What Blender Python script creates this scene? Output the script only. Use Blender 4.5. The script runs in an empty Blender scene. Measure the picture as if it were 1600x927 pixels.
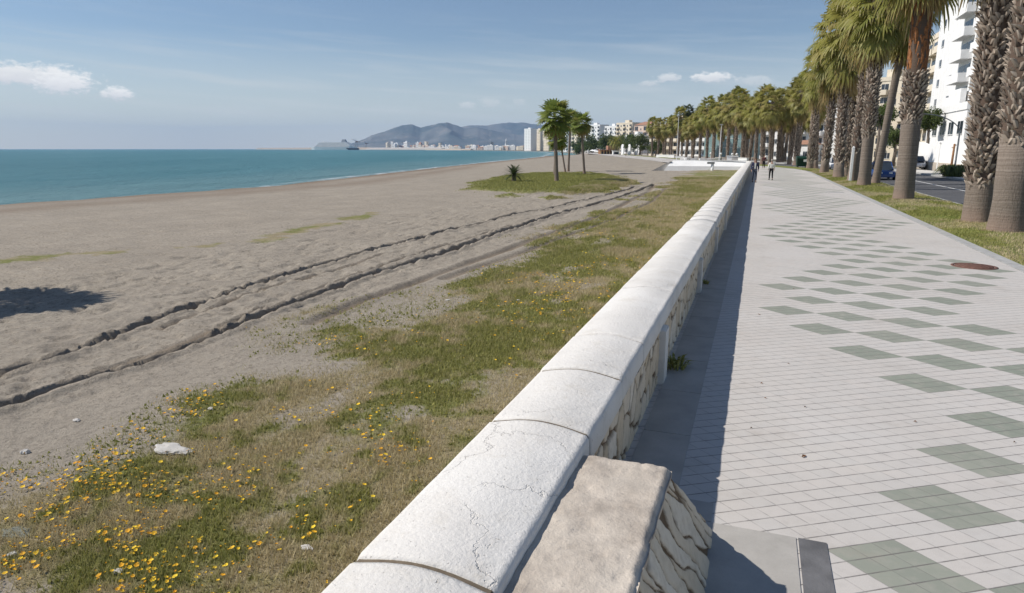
import bpy, bmesh, math, random
import numpy as np
from mathutils import Vector, Matrix
random.seed(7); RS = np.random.RandomState(11)
S = bpy.context.scene; COL = S.collection; PI = math.pi; R = math.radians

# ------------------------------------------------------------------ camera
FP = 1042.0; PITCH = math.atan(230.5/FP); YAW = math.atan2(386, FP/math.cos(PITCH)); HC = 2.5
cam = bpy.data.cameras.new('camera'); co = bpy.data.objects.new('camera', cam); COL.objects.link(co)
co.location = (0, 0, HC); co.rotation_euler = (PI/2-PITCH, 0, YAW)
cam.lens = FP/1600*36; cam.sensor_width = 36; cam.clip_start = 0.05; cam.clip_end = 60000
S.camera = co
CP, SP, CY, SY = math.cos(PITCH), math.sin(PITCH), math.cos(YAW), math.sin(YAW)
def at(px, py, z=0.0):
    """where the sight line through a photo pixel meets height z"""
    u, v = px-800, py-463.5; d = v*CP+FP*SP; w = FP*CP-v*SP; t = (HC-z)/d
    return Vector((u*t*CY-w*t*SY, u*t*SY+w*t*CY, z))
def pt(px, py, D):
    """point on the sight line of a pixel at depth D"""
    u, v = px-800, py-463.5; d = v*CP+FP*SP; w = FP*CP-v*SP; t = D/w
    return Vector((u*t*CY-w*t*SY, u*t*SY+w*t*CY, HC-d*t))

# ------------------------------------------------------------------ sky, sun, exposure
SUN_DIR = Vector((1, .25, -1.03)).normalized()      # the way the light travels
SUN_EL = math.asin(-SUN_DIR.z); SUN_AZ = math.atan2(-SUN_DIR.x, -SUN_DIR.y)
W = bpy.data.worlds.new('World'); S.world = W; W.use_nodes = True
sl = bpy.data.lights.new('sun', 'SUN'); sl.energy = 4.0; sl.angle = R(.53); sl.color = (1, .94, .86)
so = bpy.data.objects.new('sun', sl); COL.objects.link(so); so.rotation_euler = SUN_DIR.to_track_quat('-Z', 'Y').to_euler()
so.location = (-60, -20, 80)
S.view_settings.view_transform = 'Standard'; S.view_settings.look = 'None'
S.view_settings.exposure = 0.32; S.view_settings.gamma = 1; S.view_settings.use_curve_mapping = False
S.render.engine = 'CYCLES'
HAZE_DENSITY = 6.5e-5

# ------------------------------------------------------------------ node helper
class N:
    def __init__(s, tree): s.t = tree; s.n = tree.nodes; s.l = tree.links
    def new(s, k, **kw):
        n = s.n.new(k)
        for a, b in kw.items(): setattr(n, a, b)
        return n
    def put(s, sock, v):
        if v is None: return
        if isinstance(v, bpy.types.NodeSocket): s.l.new(v, sock)
        elif isinstance(v, (tuple, list)): sock.default_value = tuple(v)+((1,) if len(v) == 3 and sock.type == 'RGBA' else ())
        elif sock.type in ('RGBA',): sock.default_value = (v, v, v, 1)
        else: sock.default_value = v
    def m(s, op, a, b=None, c=None, clamp=False):
        n = s.new('ShaderNodeMath', operation=op, use_clamp=clamp)
        s.put(n.inputs[0], a); s.put(n.inputs[1], b); s.put(n.inputs[2], c); return n.outputs[0]
    def vm(s, op, a, b=None):
        n = s.new('ShaderNodeVectorMath', operation=op); s.put(n.inputs[0], a); s.put(n.inputs[1], b)
        return n.outputs['Value'] if op in ('DOT_PRODUCT', 'LENGTH') else n.outputs[0]
    def mix(s, f, a, b, mode='MIX'):
        n = s.new('ShaderNodeMix', data_type='RGBA', blend_type=mode); n.clamp_factor = True
        s.put(n.inputs[0], f); s.put(n.inputs[6], a); s.put(n.inputs[7], b); return n.outputs[2]
    def noise(s, vec, scale, detail=4, rough=.55, col=False, dist=0):
        n = s.new('ShaderNodeTexNoise'); s.put(n.inputs['Vector'], vec); n.inputs['Scale'].default_value = scale
        n.inputs['Detail'].default_value = detail; n.inputs['Roughness'].default_value = rough; n.inputs['Distortion'].default_value = dist
        return n.outputs['Color' if col else 'Fac']
    def ramp(s, f, a, b, lo=0., hi=1.):
        n = s.new('ShaderNodeMapRange'); n.clamp = True
        s.put(n.inputs[0], f); n.inputs[1].default_value = a; n.inputs[2].default_value = b; n.inputs[3].default_value = lo; n.inputs[4].default_value = hi
        return n.outputs[0]
    def sep(s, v): n = s.new('ShaderNodeSeparateXYZ'); s.put(n.inputs[0], v); return n.outputs
    def comb(s, x, y, z): n = s.new('ShaderNodeCombineXYZ'); s.put(n.inputs[0], x); s.put(n.inputs[1], y); s.put(n.inputs[2], z); return n.outputs[0]
    def attr(s, name, fac=True): n = s.new('ShaderNodeAttribute', attribute_name=name); return n.outputs['Fac' if fac else 'Color']
    def obj(s): return s.new('ShaderNodeTexCoord').outputs['Object']
    def geo(s): return s.new('ShaderNodeNewGeometry').outputs['Position']
    def bump(s, h, strength=.3, dist=.01):
        n = s.new('ShaderNodeBump'); n.inputs['Strength'].default_value = strength; n.inputs['Distance'].default_value = dist
        s.put(n.inputs['Height'], h); return n.outputs[0]
def mat(name, build):
    m = bpy.data.materials.new(name); m.use_nodes = True; t = N(m.node_tree); m.node_tree.nodes.clear()
    out = t.new('ShaderNodeOutputMaterial'); p = t.new('ShaderNodeBsdfPrincipled')
    p.inputs['Roughness'].default_value = .8; p.inputs['Specular IOR Level'].default_value = .3
    m.node_tree.links.new(p.outputs[0], out.inputs[0]); build(t, p, out); return m
def plain(name, c, rough=.8, var=.12, scale=3., bump=.0, metal=0., spec=.3, bs=30.):
    def b(t, p, out):
        g = t.geo(); n = t.noise(g, scale, 5)
        t.put(p.inputs['Base Color'], t.mix(t.ramp(n, .3, .7), tuple(x*(1-var) for x in c), tuple(min(1, x*(1+var)) for x in c)))
        p.inputs['Roughness'].default_value = rough; p.inputs['Metallic'].default_value = metal; p.inputs['Specular IOR Level'].default_value = spec
        if bump: t.put(p.inputs['Normal'], t.bump(t.noise(g, bs, 4), bump, .01))
    return mat(name, b)

# ------------------------------------------------------------------ world: Nishita sky plus thin clouds by direction
def build_world():
    t = N(W.node_tree); W.node_tree.nodes.clear()
    out = t.new('ShaderNodeOutputWorld'); bg = t.new('ShaderNodeBackground'); t.l.new(bg.outputs[0], out.inputs[0])
    sky = t.new('ShaderNodeTexSky', sky_type='NISHITA'); sky.sun_disc = False
    sky.sun_elevation = SUN_EL; sky.sun_rotation = SUN_AZ; sky.air_density = 1.0; sky.dust_density = .15; sky.ozone_density = 4.0; sky.altitude = 0
    bg.inputs[1].default_value = .074
    gen = t.new('ShaderNodeTexCoord').outputs['Generated']
    x, y, z = t.sep(gen)[:3]
    az = t.m('ARCTAN2', x, y); el = t.m('ARCSINE', z)      # azimuth from the path direction, right positive
    hsv = t.new('ShaderNodeHueSaturation'); hsv.inputs['Saturation'].default_value = .92; t.l.new(sky.outputs[0], hsv.inputs['Color']); c = hsv.outputs[0]
    def add(px, py, wpx, hpx, amt, sc=1.0, bright=1.0, soft=.5):
        nonlocal c
        v = pt(px, py, 1000) - Vector((0, 0, HC)); v.normalize()
        a0 = math.atan2(v.x, v.y); e0 = math.asin(v.z)
        da = t.m('DIVIDE', t.m('SUBTRACT', az, a0), wpx/1100.); de = t.m('DIVIDE', t.m('SUBTRACT', el, e0), hpx/1100.)
        r = t.m('SQRT', t.m('ADD', t.m('MULTIPLY', da, da), t.m('MULTIPLY', de, de)))
        nv = t.comb(t.m('MULTIPLY', az, 60*sc), t.m('MULTIPLY', el, 110*sc), px*.01)
        n = t.noise(nv, 1.0, 5, .6)
        f = t.m('SUBTRACT', t.m('ADD', t.m('SUBTRACT', 1.0, r), t.m('MULTIPLY', n, 1.9)), .86+soft*.2)
        f = t.m('MULTIPLY', t.ramp(f, 0, soft), amt)
        # lit from above left, greyer belly
        shade = t.ramp(t.m('ADD', de, t.m('MULTIPLY', n, .8)), -.7, .9, .62, 1.0)
        cc = t.vm('MULTIPLY', (11.*bright, 10.8*bright, 10.6*bright), t.comb(shade, shade, t.m('POWER', shade, .8)))
        c = t.mix(f, c, cc)
    add(20, 116, 95, 17, 1., 1.4, 1.1)
    add(98, 129, 40, 17, 1., 2.0, 1.2)
    add(182, 146, 23, 10, 1., 2.4, 1.2)
    add(1016, 130, 18, 5, .5, 2, 1.0); add(1044, 122, 22, 7, .65, 2, 1.05); add(1113, 121, 36, 9, .85, 1.7, 1.1)
    add(730, 165, 16, 6, .45, 2, 1.0); add(766, 160, 18, 9, .35, 2, 1.0); add(812, 160, 14, 6, .25, 2, 1.0); add(1180, 126, 30, 8, .4, 1.6, 1)
    # long cirrus streaks low over the sea
    nv = t.comb(t.m('MULTIPLY', az, 5), t.m('MULTIPLY', t.m('ADD', el, t.m('MULTIPLY', az, .06)), 75), 3.)
    n = t.noise(nv, 1.0, 5, .55)
    band = t.m('MULTIPLY', t.ramp(el, .004, .05), t.ramp(el, .20, .09))
    c = t.mix(t.m('MULTIPLY', t.m('MULTIPLY', t.ramp(n, .48, .8), band), .55), c, (7.4, 7.8, 8.0))
    veil = t.m('MULTIPLY', t.ramp(el, .15, .0), .72)
    c = t.mix(veil, c, (8.8, 9.1, 8.7))
    t.l.new(c, bg.inputs[0])
build_world()

# ------------------------------------------------------------------ object helpers
def tag(o, label=None, cat=None, group=None, kind=None):
    if label: o['label'] = label
    if cat: o['category'] = cat
    if group: o['group'] = group
    if kind: o['kind'] = kind
    return o
def thing(name, label, cat, loc=(0, 0, 0), rz=0, group=None):
    o = bpy.data.objects.new(name, None); COL.objects.link(o); o.location = loc; o.rotation_euler = (0, 0, rz)
    o.empty_display_size = .2; return tag(o, label, cat, group)
def mesh_obj(name, me, mats, parent=None):
    o = bpy.data.objects.new(name, me); COL.objects.link(o)
    for m in (mats if isinstance(mats, (list, tuple)) else [mats]): me.materials.append(m)
    if parent: o.parent = parent
    return o
def from_np(name, V, F, mats, parent=None, smooth=False, attrs=None, mi=None):
    """V (n,3), F (k,3|4) arrays"""
    V = np.asarray(V, np.float32); F = np.asarray(F, np.int32); k, s = F.shape
    me = bpy.data.meshes.new(name); me.vertices.add(len(V)); me.vertices.foreach_set('co', V.ravel())
    me.loops.add(k*s); me.loops.foreach_set('vertex_index', F.ravel()); me.polygons.add(k)
    me.polygons.foreach_set('loop_start', np.arange(0, k*s, s, dtype=np.int32)); me.polygons.foreach_set('loop_total', np.full(k, s, np.int32))
    if mi is not None: me.polygons.foreach_set('material_index', np.asarray(mi, np.int32))
    me.update(calc_edges=True); me.validate()
    me.polygons.foreach_set('use_smooth', np.full(len(me.polygons), smooth))
    for a, v in (attrs or {}).items():
        at_ = me.attributes.new(a, 'FLOAT', 'POINT'); at_.data.foreach_set('value', np.asarray(v, np.float32).ravel())
    return mesh_obj(name, me, mats, parent)
class MB:
    """collects shapes into ONE mesh"""
    def __init__(s): s.v = []; s.f = []; s.mi = []; s.sm = []
    def add(s, vs, fs, mi=0, sm=False):
        b = len(s.v); s.v += [tuple(v) for v in vs]; s.f += [tuple(b+i for i in f) for f in fs]; s.mi += [mi]*len(fs); s.sm += [sm]*len(fs); return s
    def box(s, x0, x1, y0, y1, z0, z1, mi=0, bev=0):
        if bev:
            bm = bmesh.new(); bmesh.ops.create_cube(bm, size=1)
            for v in bm.verts: v.co = Vector((x0+(v.co.x+.5)*(x1-x0), y0+(v.co.y+.5)*(y1-y0), z0+(v.co.z+.5)*(z1-z0)))
            bmesh.ops.bevel(bm, geom=list(bm.edges), offset=bev, segments=2, affect='EDGES')
            bm.verts.index_update(); s.add([v.co.copy() for v in bm.verts], [[v.index for v in f.verts] for f in bm.faces], mi, False); bm.free(); return s
        vs = [(x, y, z) for x in (x0, x1) for y in (y0, y1) for z in (z0, z1)]
        return s.add(vs, [(0, 1, 3, 2), (4, 6, 7, 5), (0, 4, 5, 1), (2, 3, 7, 6), (0, 2, 6, 4), (1, 5, 7, 3)], mi)
    def tube(s, pts, rad, n=8, mi=0, sm=True, cap=True):
        pts = [Vector(p) for p in pts]; rad = rad if isinstance(rad, (list, tuple)) else [rad]*len(pts); vs = []; fs = []
        up = Vector((0, 0, 1))
        for i, p in enumerate(pts):
            d = (pts[min(i+1, len(pts)-1)]-pts[max(i-1, 0)]).normalized()
            a = d.cross(up if abs(d.z) < .95 else Vector((1, 0, 0))).normalized(); b = d.cross(a)
            for k in range(n):
                q = 2*PI*k/n; vs.append(p+a*math.cos(q)*rad[i]+b*math.sin(q)*rad[i])
        for i in range(len(pts)-1):
            for k in range(n): fs.append((i*n+k, i*n+(k+1) % n, (i+1)*n+(k+1) % n, (i+1)*n+k))
        if cap: fs += [tuple(range(n)), tuple(range(len(vs)-n, len(vs)))[::-1]]
        return s.add(vs, fs, mi, sm)
    def lathe(s, c, prof, n=20, mi=0, sm=True):
        vs = []; fs = []
        for r, z in prof:
            for k in range(n): vs.append((c[0]+r*math.cos(2*PI*k/n), c[1]+r*math.sin(2*PI*k/n), c[2]+z))
        for i in range(len(prof)-1):
            for k in range(n): fs.append((i*n+k, i*n+(k+1) % n, (i+1)*n+(k+1) % n, (i+1)*n+k))
        return s.add(vs, fs, mi, sm)
    def prism(s, poly, z0, z1, mi=0):
        n = len(poly); vs = [(x, y, z0) for x, y in poly]+[(x, y, z1) for x, y in poly]
        return s.add(vs, [tuple(range(n))[::-1], tuple(range(n, 2*n))]+[(i, (i+1) % n, n+(i+1) % n, n+i) for i in range(n)], mi)
    def sphere(s, c, r, mi=0, n=12, m=8, sq=(1, 1, 1)):
        vs = []; fs = []
        for i in range(m+1):
            a = PI*i/m
            for k in range(n): b = 2*PI*k/n; vs.append((c[0]+r*sq[0]*math.sin(a)*math.cos(b), c[1]+r*sq[1]*math.sin(a)*math.sin(b), c[2]+r*sq[2]*math.cos(a)))
        for i in range(m):
            for k in range(n): fs.append((i*n+k, (i+1)*n+k, (i+1)*n+(k+1) % n, i*n+(k+1) % n))
        return s.add(vs, fs, mi, True)
    def build(s, name, mats, parent=None, fix=True):
        me = bpy.data.meshes.new(name); me.from_pydata(s.v, [], s.f); me.update()
        for p, mi, sm in zip(me.polygons, s.mi, s.sm): p.material_index = mi; p.use_smooth = sm
        if fix:
            bm = bmesh.new(); bm.from_mesh(me); bmesh.ops.recalc_face_normals(bm, faces=list(bm.faces)); bm.to_mesh(me); bm.free()
        return mesh_obj(name, me, mats, parent)
def copy_tree(o, loc=None, rz=None, sc=None, label=None, group=None):
    c = o.copy(); COL.objects.link(c)
    for ch in list(o.children):
        d = ch.copy(); COL.objects.link(d); d.parent = c
        for g in list(ch.children): e = g.copy(); COL.objects.link(e); e.parent = d
    if loc is not None: c.location = loc
    if rz is not None: c.rotation_euler = (0, 0, rz)
    if sc is not None: c.scale = sc if isinstance(sc, (tuple, list)) else (sc, sc, sc)
    if label: c['label'] = label
    if group: c['group'] = group
    return c
# value noise in numpy
_T = RS.rand(256, 256)
def vn(x, y):
    x = np.asarray(x, float); y = np.asarray(y, float); xi = np.floor(x).astype(int); yi = np.floor(y).astype(int); fx = x-xi; fy = y-yi
    fx = fx*fx*(3-2*fx); fy = fy*fy*(3-2*fy); g = lambda a, b: _T[a & 255, b & 255]
    return (g(xi, yi)*(1-fx)+g(xi+1, yi)*fx)*(1-fy)+(g(xi, yi+1)*(1-fx)+g(xi+1, yi+1)*fx)*fy
def fbm(x, y, o=4, seed=0):
    s = 0; a = 1; t = 0
    for i in range(o): s = s+a*vn(x*2**i+17.3*i+seed*31.7, y*2**i+9.1*i+seed*13.3); t += a; a *= .5
    return s/t
def sst(a, b, x): q = np.clip((x-a)/(b-a), 0, 1); return q*q*(3-2*q)

# ------------------------------------------------------------------ materials
def b_sand(t, p, out):
    g = t.geo(); veg = t.attr('veg'); wet = t.attr('wet')
    n1 = t.noise(g, .35, 4); n2 = t.noise(g, 6., 6, .65); n3 = t.noise(g, 55., 4, .7); nl = t.noise(t.vm('MULTIPLY', g, (.02, .02, 0)), 8., 3)
    sand = t.mix(t.ramp(n1, .3, .7), (.315, .278, .228), (.37, .328, .270))
    n4 = t.noise(g, 13., 6, .75)
    sand = t.mix(t.ramp(n2, .40, .72, 0, .5), sand, (.25, .215, .175))
    sand = t.mix(t.ramp(n4, .50, .62, 0, .75), sand, (.165, .143, .115))
    pch = t.noise(t.vm('MULTIPLY', g, (1., .4, 1.)), .9, 4, .6); sand = t.mix(t.ramp(pch, .45, .68, 0, .4), sand, (.25, .222, .185)); sand = t.mix(t.ramp(n3, .54, .72, 0, .6), sand, (.50, .45, .39))
    sand = t.mix(t.m('MULTIPLY', wet, t.ramp(nl, .3, .7, .7, 1.)), sand, (.185, .137, .10))
    dg = t.attr('dryg'); sand = t.mix(t.m('MULTIPLY', t.attr('trk'), .7), sand, (.20, .155, .11)); grn = t.mix(dg, (.17, .19, .055), (.33, .275, .185))
    grn = t.mix(t.ramp(t.noise(g, 2.2, 5, .6), .45, .65, 0, .5), grn, (.26, .22, .12))
    grn = t.mix(t.ramp(n3, .4, .7, 0, .5), grn, (.10, .10, .04))
    f = t.ramp(t.m('ADD', veg, t.m('MULTIPLY', t.m('SUBTRACT', n2, .5), .9)), .35, .62)
    t.put(p.inputs['Base Color'], t.mix(f, sand, grn)); p.inputs['Roughness'].default_value = .95; p.inputs['Specular IOR Level'].default_value = .1
    t.put(p.inputs['Normal'], t.bump(t.m('ADD', t.m('MULTIPLY', n2, .6), t.m('ADD', t.m('MULTIPLY', n4, .45), t.m('MULTIPLY', n3, .2))), .9, .06))
M_sand = mat('sand', b_sand)
def b_pave(t, p, out):
    g = t.geo(); x, y = t.sep(g)[:2]
    v = t.m('ADD', y, t.m('MULTIPLY', x, .13))
    xx = t.m('DIVIDE', t.m('SUBTRACT', x, .59), .425); vv = t.m('DIVIDE', t.m('SUBTRACT', v, 7.3), .985)
    P = t.m('DIVIDE', t.m('ADD', xx, t.m('MULTIPLY', vv, 3)), 2); Q = t.m('DIVIDE', t.m('SUBTRACT', t.m('MULTIPLY', vv, 3), xx), 2)
    Pi = t.m('ROUND', P); Qi = t.m('ROUND', Q); k3 = t.m('ADD', Pi, Qi); c = t.m('SUBTRACT', Pi, Qi)
    is3 = t.m('COMPARE', t.m('FLOORED_MODULO', t.m('ADD', k3, .5), 3.), .5, .3)
    kk = t.m('FLOORED_MODULO', t.m('DIVIDE', k3, 3), 10.); m = t.m('ABSOLUTE', t.m('SUBTRACT', kk, 5))
    L = t.m('ABSOLUTE', t.m('SUBTRACT', m, 1)); Rr = t.m('ADD', m, 5)
    ok = t.m('MULTIPLY', t.m('GREATER_THAN', c, t.m('SUBTRACT', L, .5)), t.m('LESS_THAN', c, t.m('ADD', Rr, .5)))
    green = t.m('MULTIPLY', is3, ok)
    q4 = t.m('MULTIPLY', t.m('ADD', Q, .5), 4); row = t.m('FLOOR', q4)
    p3 = t.m('ADD', t.m('MULTIPLY', t.m('ADD', P, .5), 3), 0.0)
    fq = t.m('SUBTRACT', q4, row); fp = t.m('FRACT', p3); col_ = t.m('FLOOR', p3)
    gq = t.m('MINIMUM', fq, t.m('SUBTRACT', 1., fq)); gp = t.m('MINIMUM', fp, t.m('SUBTRACT', 1., fp))
    wn = t.new('ShaderNodeTexWhiteNoise', noise_dimensions='2D'); t.put(wn.inputs['Vector'], t.comb(row, col_, 0)); rnd = wn.outputs[0]
    wn2 = t.new('ShaderNodeTexWhiteNoise', noise_dimensions='2D'); t.put(wn2.inputs['Vector'], t.comb(Qi, Pi, 0))
    big = t.noise(g, .45, 4); fine = t.noise(g, 120., 3, .7); mid = t.noise(g, 9., 5, .6)
    pale = t.mix(t.ramp(big, .35, .65), (.50, .475, .445), (.55, .53, .505))
    pale = t.mix(t.m('MULTIPLY', rnd, .3), pale, (.60, .545, .50))
    pale = t.mix(t.ramp(mid, .5, .8, 0, .35), pale, (.38, .36, .34))
    gr = t.mix(wn2.outputs[0], (.235, .265, .215), (.285, .30, .25)); gr = t.mix(t.m('MULTIPLY', rnd, .5), gr, (.205, .225, .19)); gr = t.mix(t.ramp(mid, .45, .7, 0, .5), gr, (.36, .345, .30))
    base = t.mix(green, pale, gr)
    base = t.mix(t.ramp(fine, .35, .75, .0, .25), base, (.30, .28, .26))
    lq = t.m('MULTIPLY', t.ramp(gq, .02, .05, 1., 0.), t.ramp(mid, .3, .55, .35, .85)); lp = t.m('MULTIPLY', t.ramp(gp, .012, .035, 1., 0.), t.ramp(mid, .35, .65, .12, .55))
    line = t.m('MAXIMUM', lq, lp)
    st = t.noise(g, 1.3, 6, .7)
    base = t.mix(t.ramp(st, .56, .72, 0, .38), base, (.31, .275, .235)); base = t.mix(t.ramp(t.noise(g, .25, 6, .75), .55, .7, 0, .3), base, (.62, .57, .50))
    t.put(p.inputs['Base Color'], t.mix(line, base, (.13, .12, .115)))
    p.inputs['Roughness'].default_value = .75
    h = t.m('SUBTRACT', t.m('MULTIPLY', fine, .25), t.m('MAXIMUM', lq, t.m('MULTIPLY', lp, 1.5)))
    t.put(p.inputs['Normal'], t.bump(h, .35, .006))
M_pave = mat('paving_tiles', b_pave)
def b_slab(t, p, out):
    g = t.geo(); n = t.noise(g, 2.5, 6, .65); f = t.noise(g, 90, 3, .7)
    c = t.mix(t.ramp(n, .3, .7), (.33, .315, .29), (.44, .42, .39)); c = t.mix(t.ramp(f, .5, .8, 0, .3), c, (.24, .23, .22))
    x = t.sep(g)[0]
    t.put(p.inputs['Base Color'], c); t.put(p.inputs['Normal'], t.bump(f, .2, .004))
M_slab = mat('concrete_slab', b_slab)
def b_plaster(t, p, out):
    g = t.geo(); n = t.noise(g, 1.1, 6, .6); f = t.noise(g, 38, 5, .65); s = t.noise(g, 9, 6, .7)
    c = t.mix(t.ramp(n, .3, .7), (.62, .60, .565), (.72, .695, .655))
    c = t.mix(t.ramp(s, .6, .74, 0, .45), c, (.46, .42, .35))
    v = t.new('ShaderNodeTexVoronoi', feature='DISTANCE_TO_EDGE'); t.put(v.inputs['Vector'], t.vm('ADD', g, t.vm('MULTIPLY', t.noise(g, 3, 5, .6, col=True), (.5, .5, .5)))); v.inputs['Scale'].default_value = 1.3
    c = t.mix(t.ramp(t.noise(g, 3.2, 7, .75), .52, .68, 0, .35), c, (.50, .455, .38)); c = t.mix(t.ramp(t.noise(g, .9, 3, .5), .55, .6, 0, .25), c, (.80, .79, .76))
    crack = t.m('MULTIPLY', t.ramp(v.outputs[0], .002, .007, 1, 0), t.ramp(t.noise(g, .8, 2), .52, .6))
    pit = t.ramp(t.noise(g, 60, 2, .5), .70, .76)
    c = t.mix(t.m('MULTIPLY', crack, .2), c, (.28, .25, .21)); c = t.mix(t.m('MULTIPLY', pit, .7), c, (.30, .27, .23))
    t.put(p.inputs['Base Color'], c); p.inputs['Roughness'].default_value = .85
    h = t.m('SUBTRACT', t.m('ADD', f, t.m('MULTIPLY', s, .8)), t.m('ADD', t.m('MULTIPLY', crack, 1.), t.m('MULTIPLY', pit, .8)))
    t.put(p.inputs['Normal'], t.bump(h, .6, .012))
M_plaster = mat('white_plaster', b_plaster)
def b_stone(t, p, out):
    g = t.geo(); e = t.attr('edge'); r = t.attr('rnd'); n = t.noise(g, 14, 6, .65)
    c = t.mix(r, (.60, .48, .33), (.76, .68, .56)); c = t.mix(t.ramp(n, .45, .75, 0, .5), c, (.42, .33, .22))
    c = t.mix(t.ramp(t.m('ADD', e, t.m('MULTIPLY', t.m('SUBTRACT', n, .5), .16)), .07, .17, 1, 0), c, (.17, .115, .07))
    t.put(p.inputs['Base Color'], c); p.inputs['Roughness'].default_value = .9; t.put(p.inputs['Normal'], t.bump(n, .4, .01))
M_stone = mat('rubble_stone', b_stone)
def b_worn(t, p, out):
    g = t.geo(); n = t.noise(g, 5, 6, .65); f = t.noise(g, 45, 5, .7); s_ = t.noise(g, 2, 3)
    c = t.mix(t.ramp(n, .35, .65), (.58, .51, .43), (.36, .31, .26)); c = t.mix(t.ramp(s_, .4, .6, 0, .5), c, (.62, .56, .48)); c = t.mix(t.ramp(f, .58, .72, 0, .6), c, (.24, .22, .20))
    t.put(p.inputs['Base Color'], c); p.inputs['Roughness'].default_value = .9; t.put(p.inputs['Normal'], t.bump(t.m('ADD', n, f), .5, .015))
M_worn = mat('worn_concrete', b_worn)
M_mortar = plain('mortar', (.15, .12, .085), .95, .2, 20)
M_edge = plain('shade_tinted_edge_stone', (.13, .13, .135), .85, .25, 5, .3, bs=60)  # edge strip tone darkened to stand in for the pier shadow, which stops short
M_kerb = plain('kerb_stone', (.36, .36, .35), .85, .18, 5, .3, bs=60)
def b_asph(t, p, out):
    g = t.geo(); n = t.noise(g, .8, 5); f = t.noise(g, 150, 3, .7)
    c = t.mix(t.ramp(n, .3, .7), (.07, .072, .078), (.10, .10, .105)); c = t.mix(t.ramp(f, .5, .8, 0, .5), c, (.16, .16, .16))
    t.put(p.inputs['Base Color'], c); t.put(p.inputs['Normal'], t.bump(f, .3, .005))
M_asph = mat('asphalt', b_asph)
def b_grass(t, p, out):
    g = t.geo(); n = t.noise(g, .5, 4); f = t.noise(g, 12, 5, .65)
    c = t.mix(t.ramp(n, .35, .65), (.13, .17, .035), (.24, .225, .085)); c = t.mix(t.ramp(f, .4, .7, 0, .6), c, (.09, .10, .03))
    c = t.mix(t.ramp(t.noise(g, 1.3, 5, .6), .58, .72, 0, .8), c, (.30, .24, .16))
    t.put(p.inputs['Base Color'], c); p.inputs['Specular IOR Level'].default_value = .1; t.put(p.inputs['Normal'], t.bump(f, .6, .03))
M_grass = mat('turf', b_grass)
def b_blade(t, p, out):
    r = t.attr('rnd'); k = t.attr('dry')
    c = t.mix(r, (.19, .21, .05), (.37, .36, .11)); c = t.mix(k, c, (.52, .44, .27))
    t.put(p.inputs['Base Color'], c); p.inputs['Specular IOR Level'].default_value = .15
    tr = t.new('ShaderNodeBsdfTranslucent'); t.put(tr.inputs[0], c); mx = t.new('ShaderNodeMixShader'); mx.inputs[0].default_value = .3
    t.l.new(p.outputs[0], mx.inputs[1]); t.l.new(tr.outputs[0], mx.inputs[2]); t.l.new(mx.outputs[0], out.inputs[0])
M_blade = mat('grass_blades', b_blade)
def b_flower(t, p, out): t.put(p.inputs['Base Color'], t.mix(t.attr('rnd'), (.70, .33, .015), (.80, .58, .04)))
M_flower = mat('yellow_petals', b_flower)
def b_sea(t, p, out):
    g = t.geo(); x, y = t.sep(g)[:2]
    # bands run along the shore
    a = t.m('ADD', t.m('MULTIPLY', x, .93), t.m('MULTIPLY', y, .36)); b = t.m('ADD', t.m('MULTIPLY', x, -.36), t.m('MULTIPLY', y, .93))
    n = t.noise(t.comb(t.m('MULTIPLY', a, .02), t.m('MULTIPLY', b, .004), 0), 1., 5, .6); n2 = t.noise(t.comb(t.m('MULTIPLY', a, .0025), t.m('MULTIPLY', b, .0012), 4), 1., 4, .6)
    c = t.mix(t.ramp(n2, .35, .65), (.014, .128, .145), (.022, .155, .160)); c = t.mix(t.ramp(n, .42, .62, 0, .6), c, (.055, .190, .205))
    sh = t.attr('shallow')
    c = t.mix(sh, c, (.15, .26, .25))
    fo = t.m('MULTIPLY', t.ramp(t.attr('foam'), .2, 1.), t.ramp(t.noise(g, .35, 5, .7), .42, .6)); c = t.mix(fo, c, (.75, .76, .74))
    t.put(p.inputs['Base Color'], c); p.inputs['Roughness'].default_value = .3; p.inputs['Specular IOR Level'].default_value = .22
    h = t.m('ADD', t.m('MULTIPLY', t.noise(t.vm('MULTIPLY', g, (1., .35, 1.)), .9, 6, .7), 1.6), t.m('MULTIPLY', t.noise(t.vm('MULTIPLY', g, (1., .5, 1.)), .12, 3), 3.5))
    t.put(p.inputs['Normal'], t.bump(h, .9, .6))
M_sea = mat('sea_water', b_sea)
def b_mount(t, p, out):
    g = t.geo(); n = t.noise(g, .0016, 8, .6); f = t.noise(g, .006, 6, .65)
    c = t.mix(t.ramp(n, .4, .62), (.09, .115, .12), (.19, .195, .19)); c = t.mix(t.ramp(f, .56, .72, 0, .7), c, (.32, .28, .24))
    t.put(p.inputs['Base Color'], c); p.inputs['Specular IOR Level'].default_value = 0; p.inputs['Roughness'].default_value = 1
M_mount = mat('mountain_slope', b_mount)
def b_trunk(t, p, out):
    g = t.obj(); z = t.sep(g)[2]; n = t.noise(g, 3, 5)
    rings = t.noise(t.comb(0, 0, t.m('ADD', t.m('MULTIPLY', z, 14.), t.m('MULTIPLY', n, 1.5))), 1., 3)
    f = t.noise(t.vm('MULTIPLY', g, (1, 1, .3)), 26, 5, .65)
    c = t.mix(t.ramp(rings, .35, .65), (.155, .125, .10), (.25, .21, .175)); c = t.mix(t.ramp(f, .45, .75, 0, .6), c, (.115, .09, .07))
    c = t.mix(t.ramp(z, .0, .7, .55, 0), c, (.30, .20, .155)); c = t.mix(t.attr('dead'), c, (.115, .082, .062))
    t.put(p.inputs['Base Color'], c); p.inputs['Roughness'].default_value = .95
    t.put(p.inputs['Normal'], t.bump(t.m('ADD', rings, f), .7, .03))
M_trunk = mat('palm_bark', b_trunk)
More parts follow.
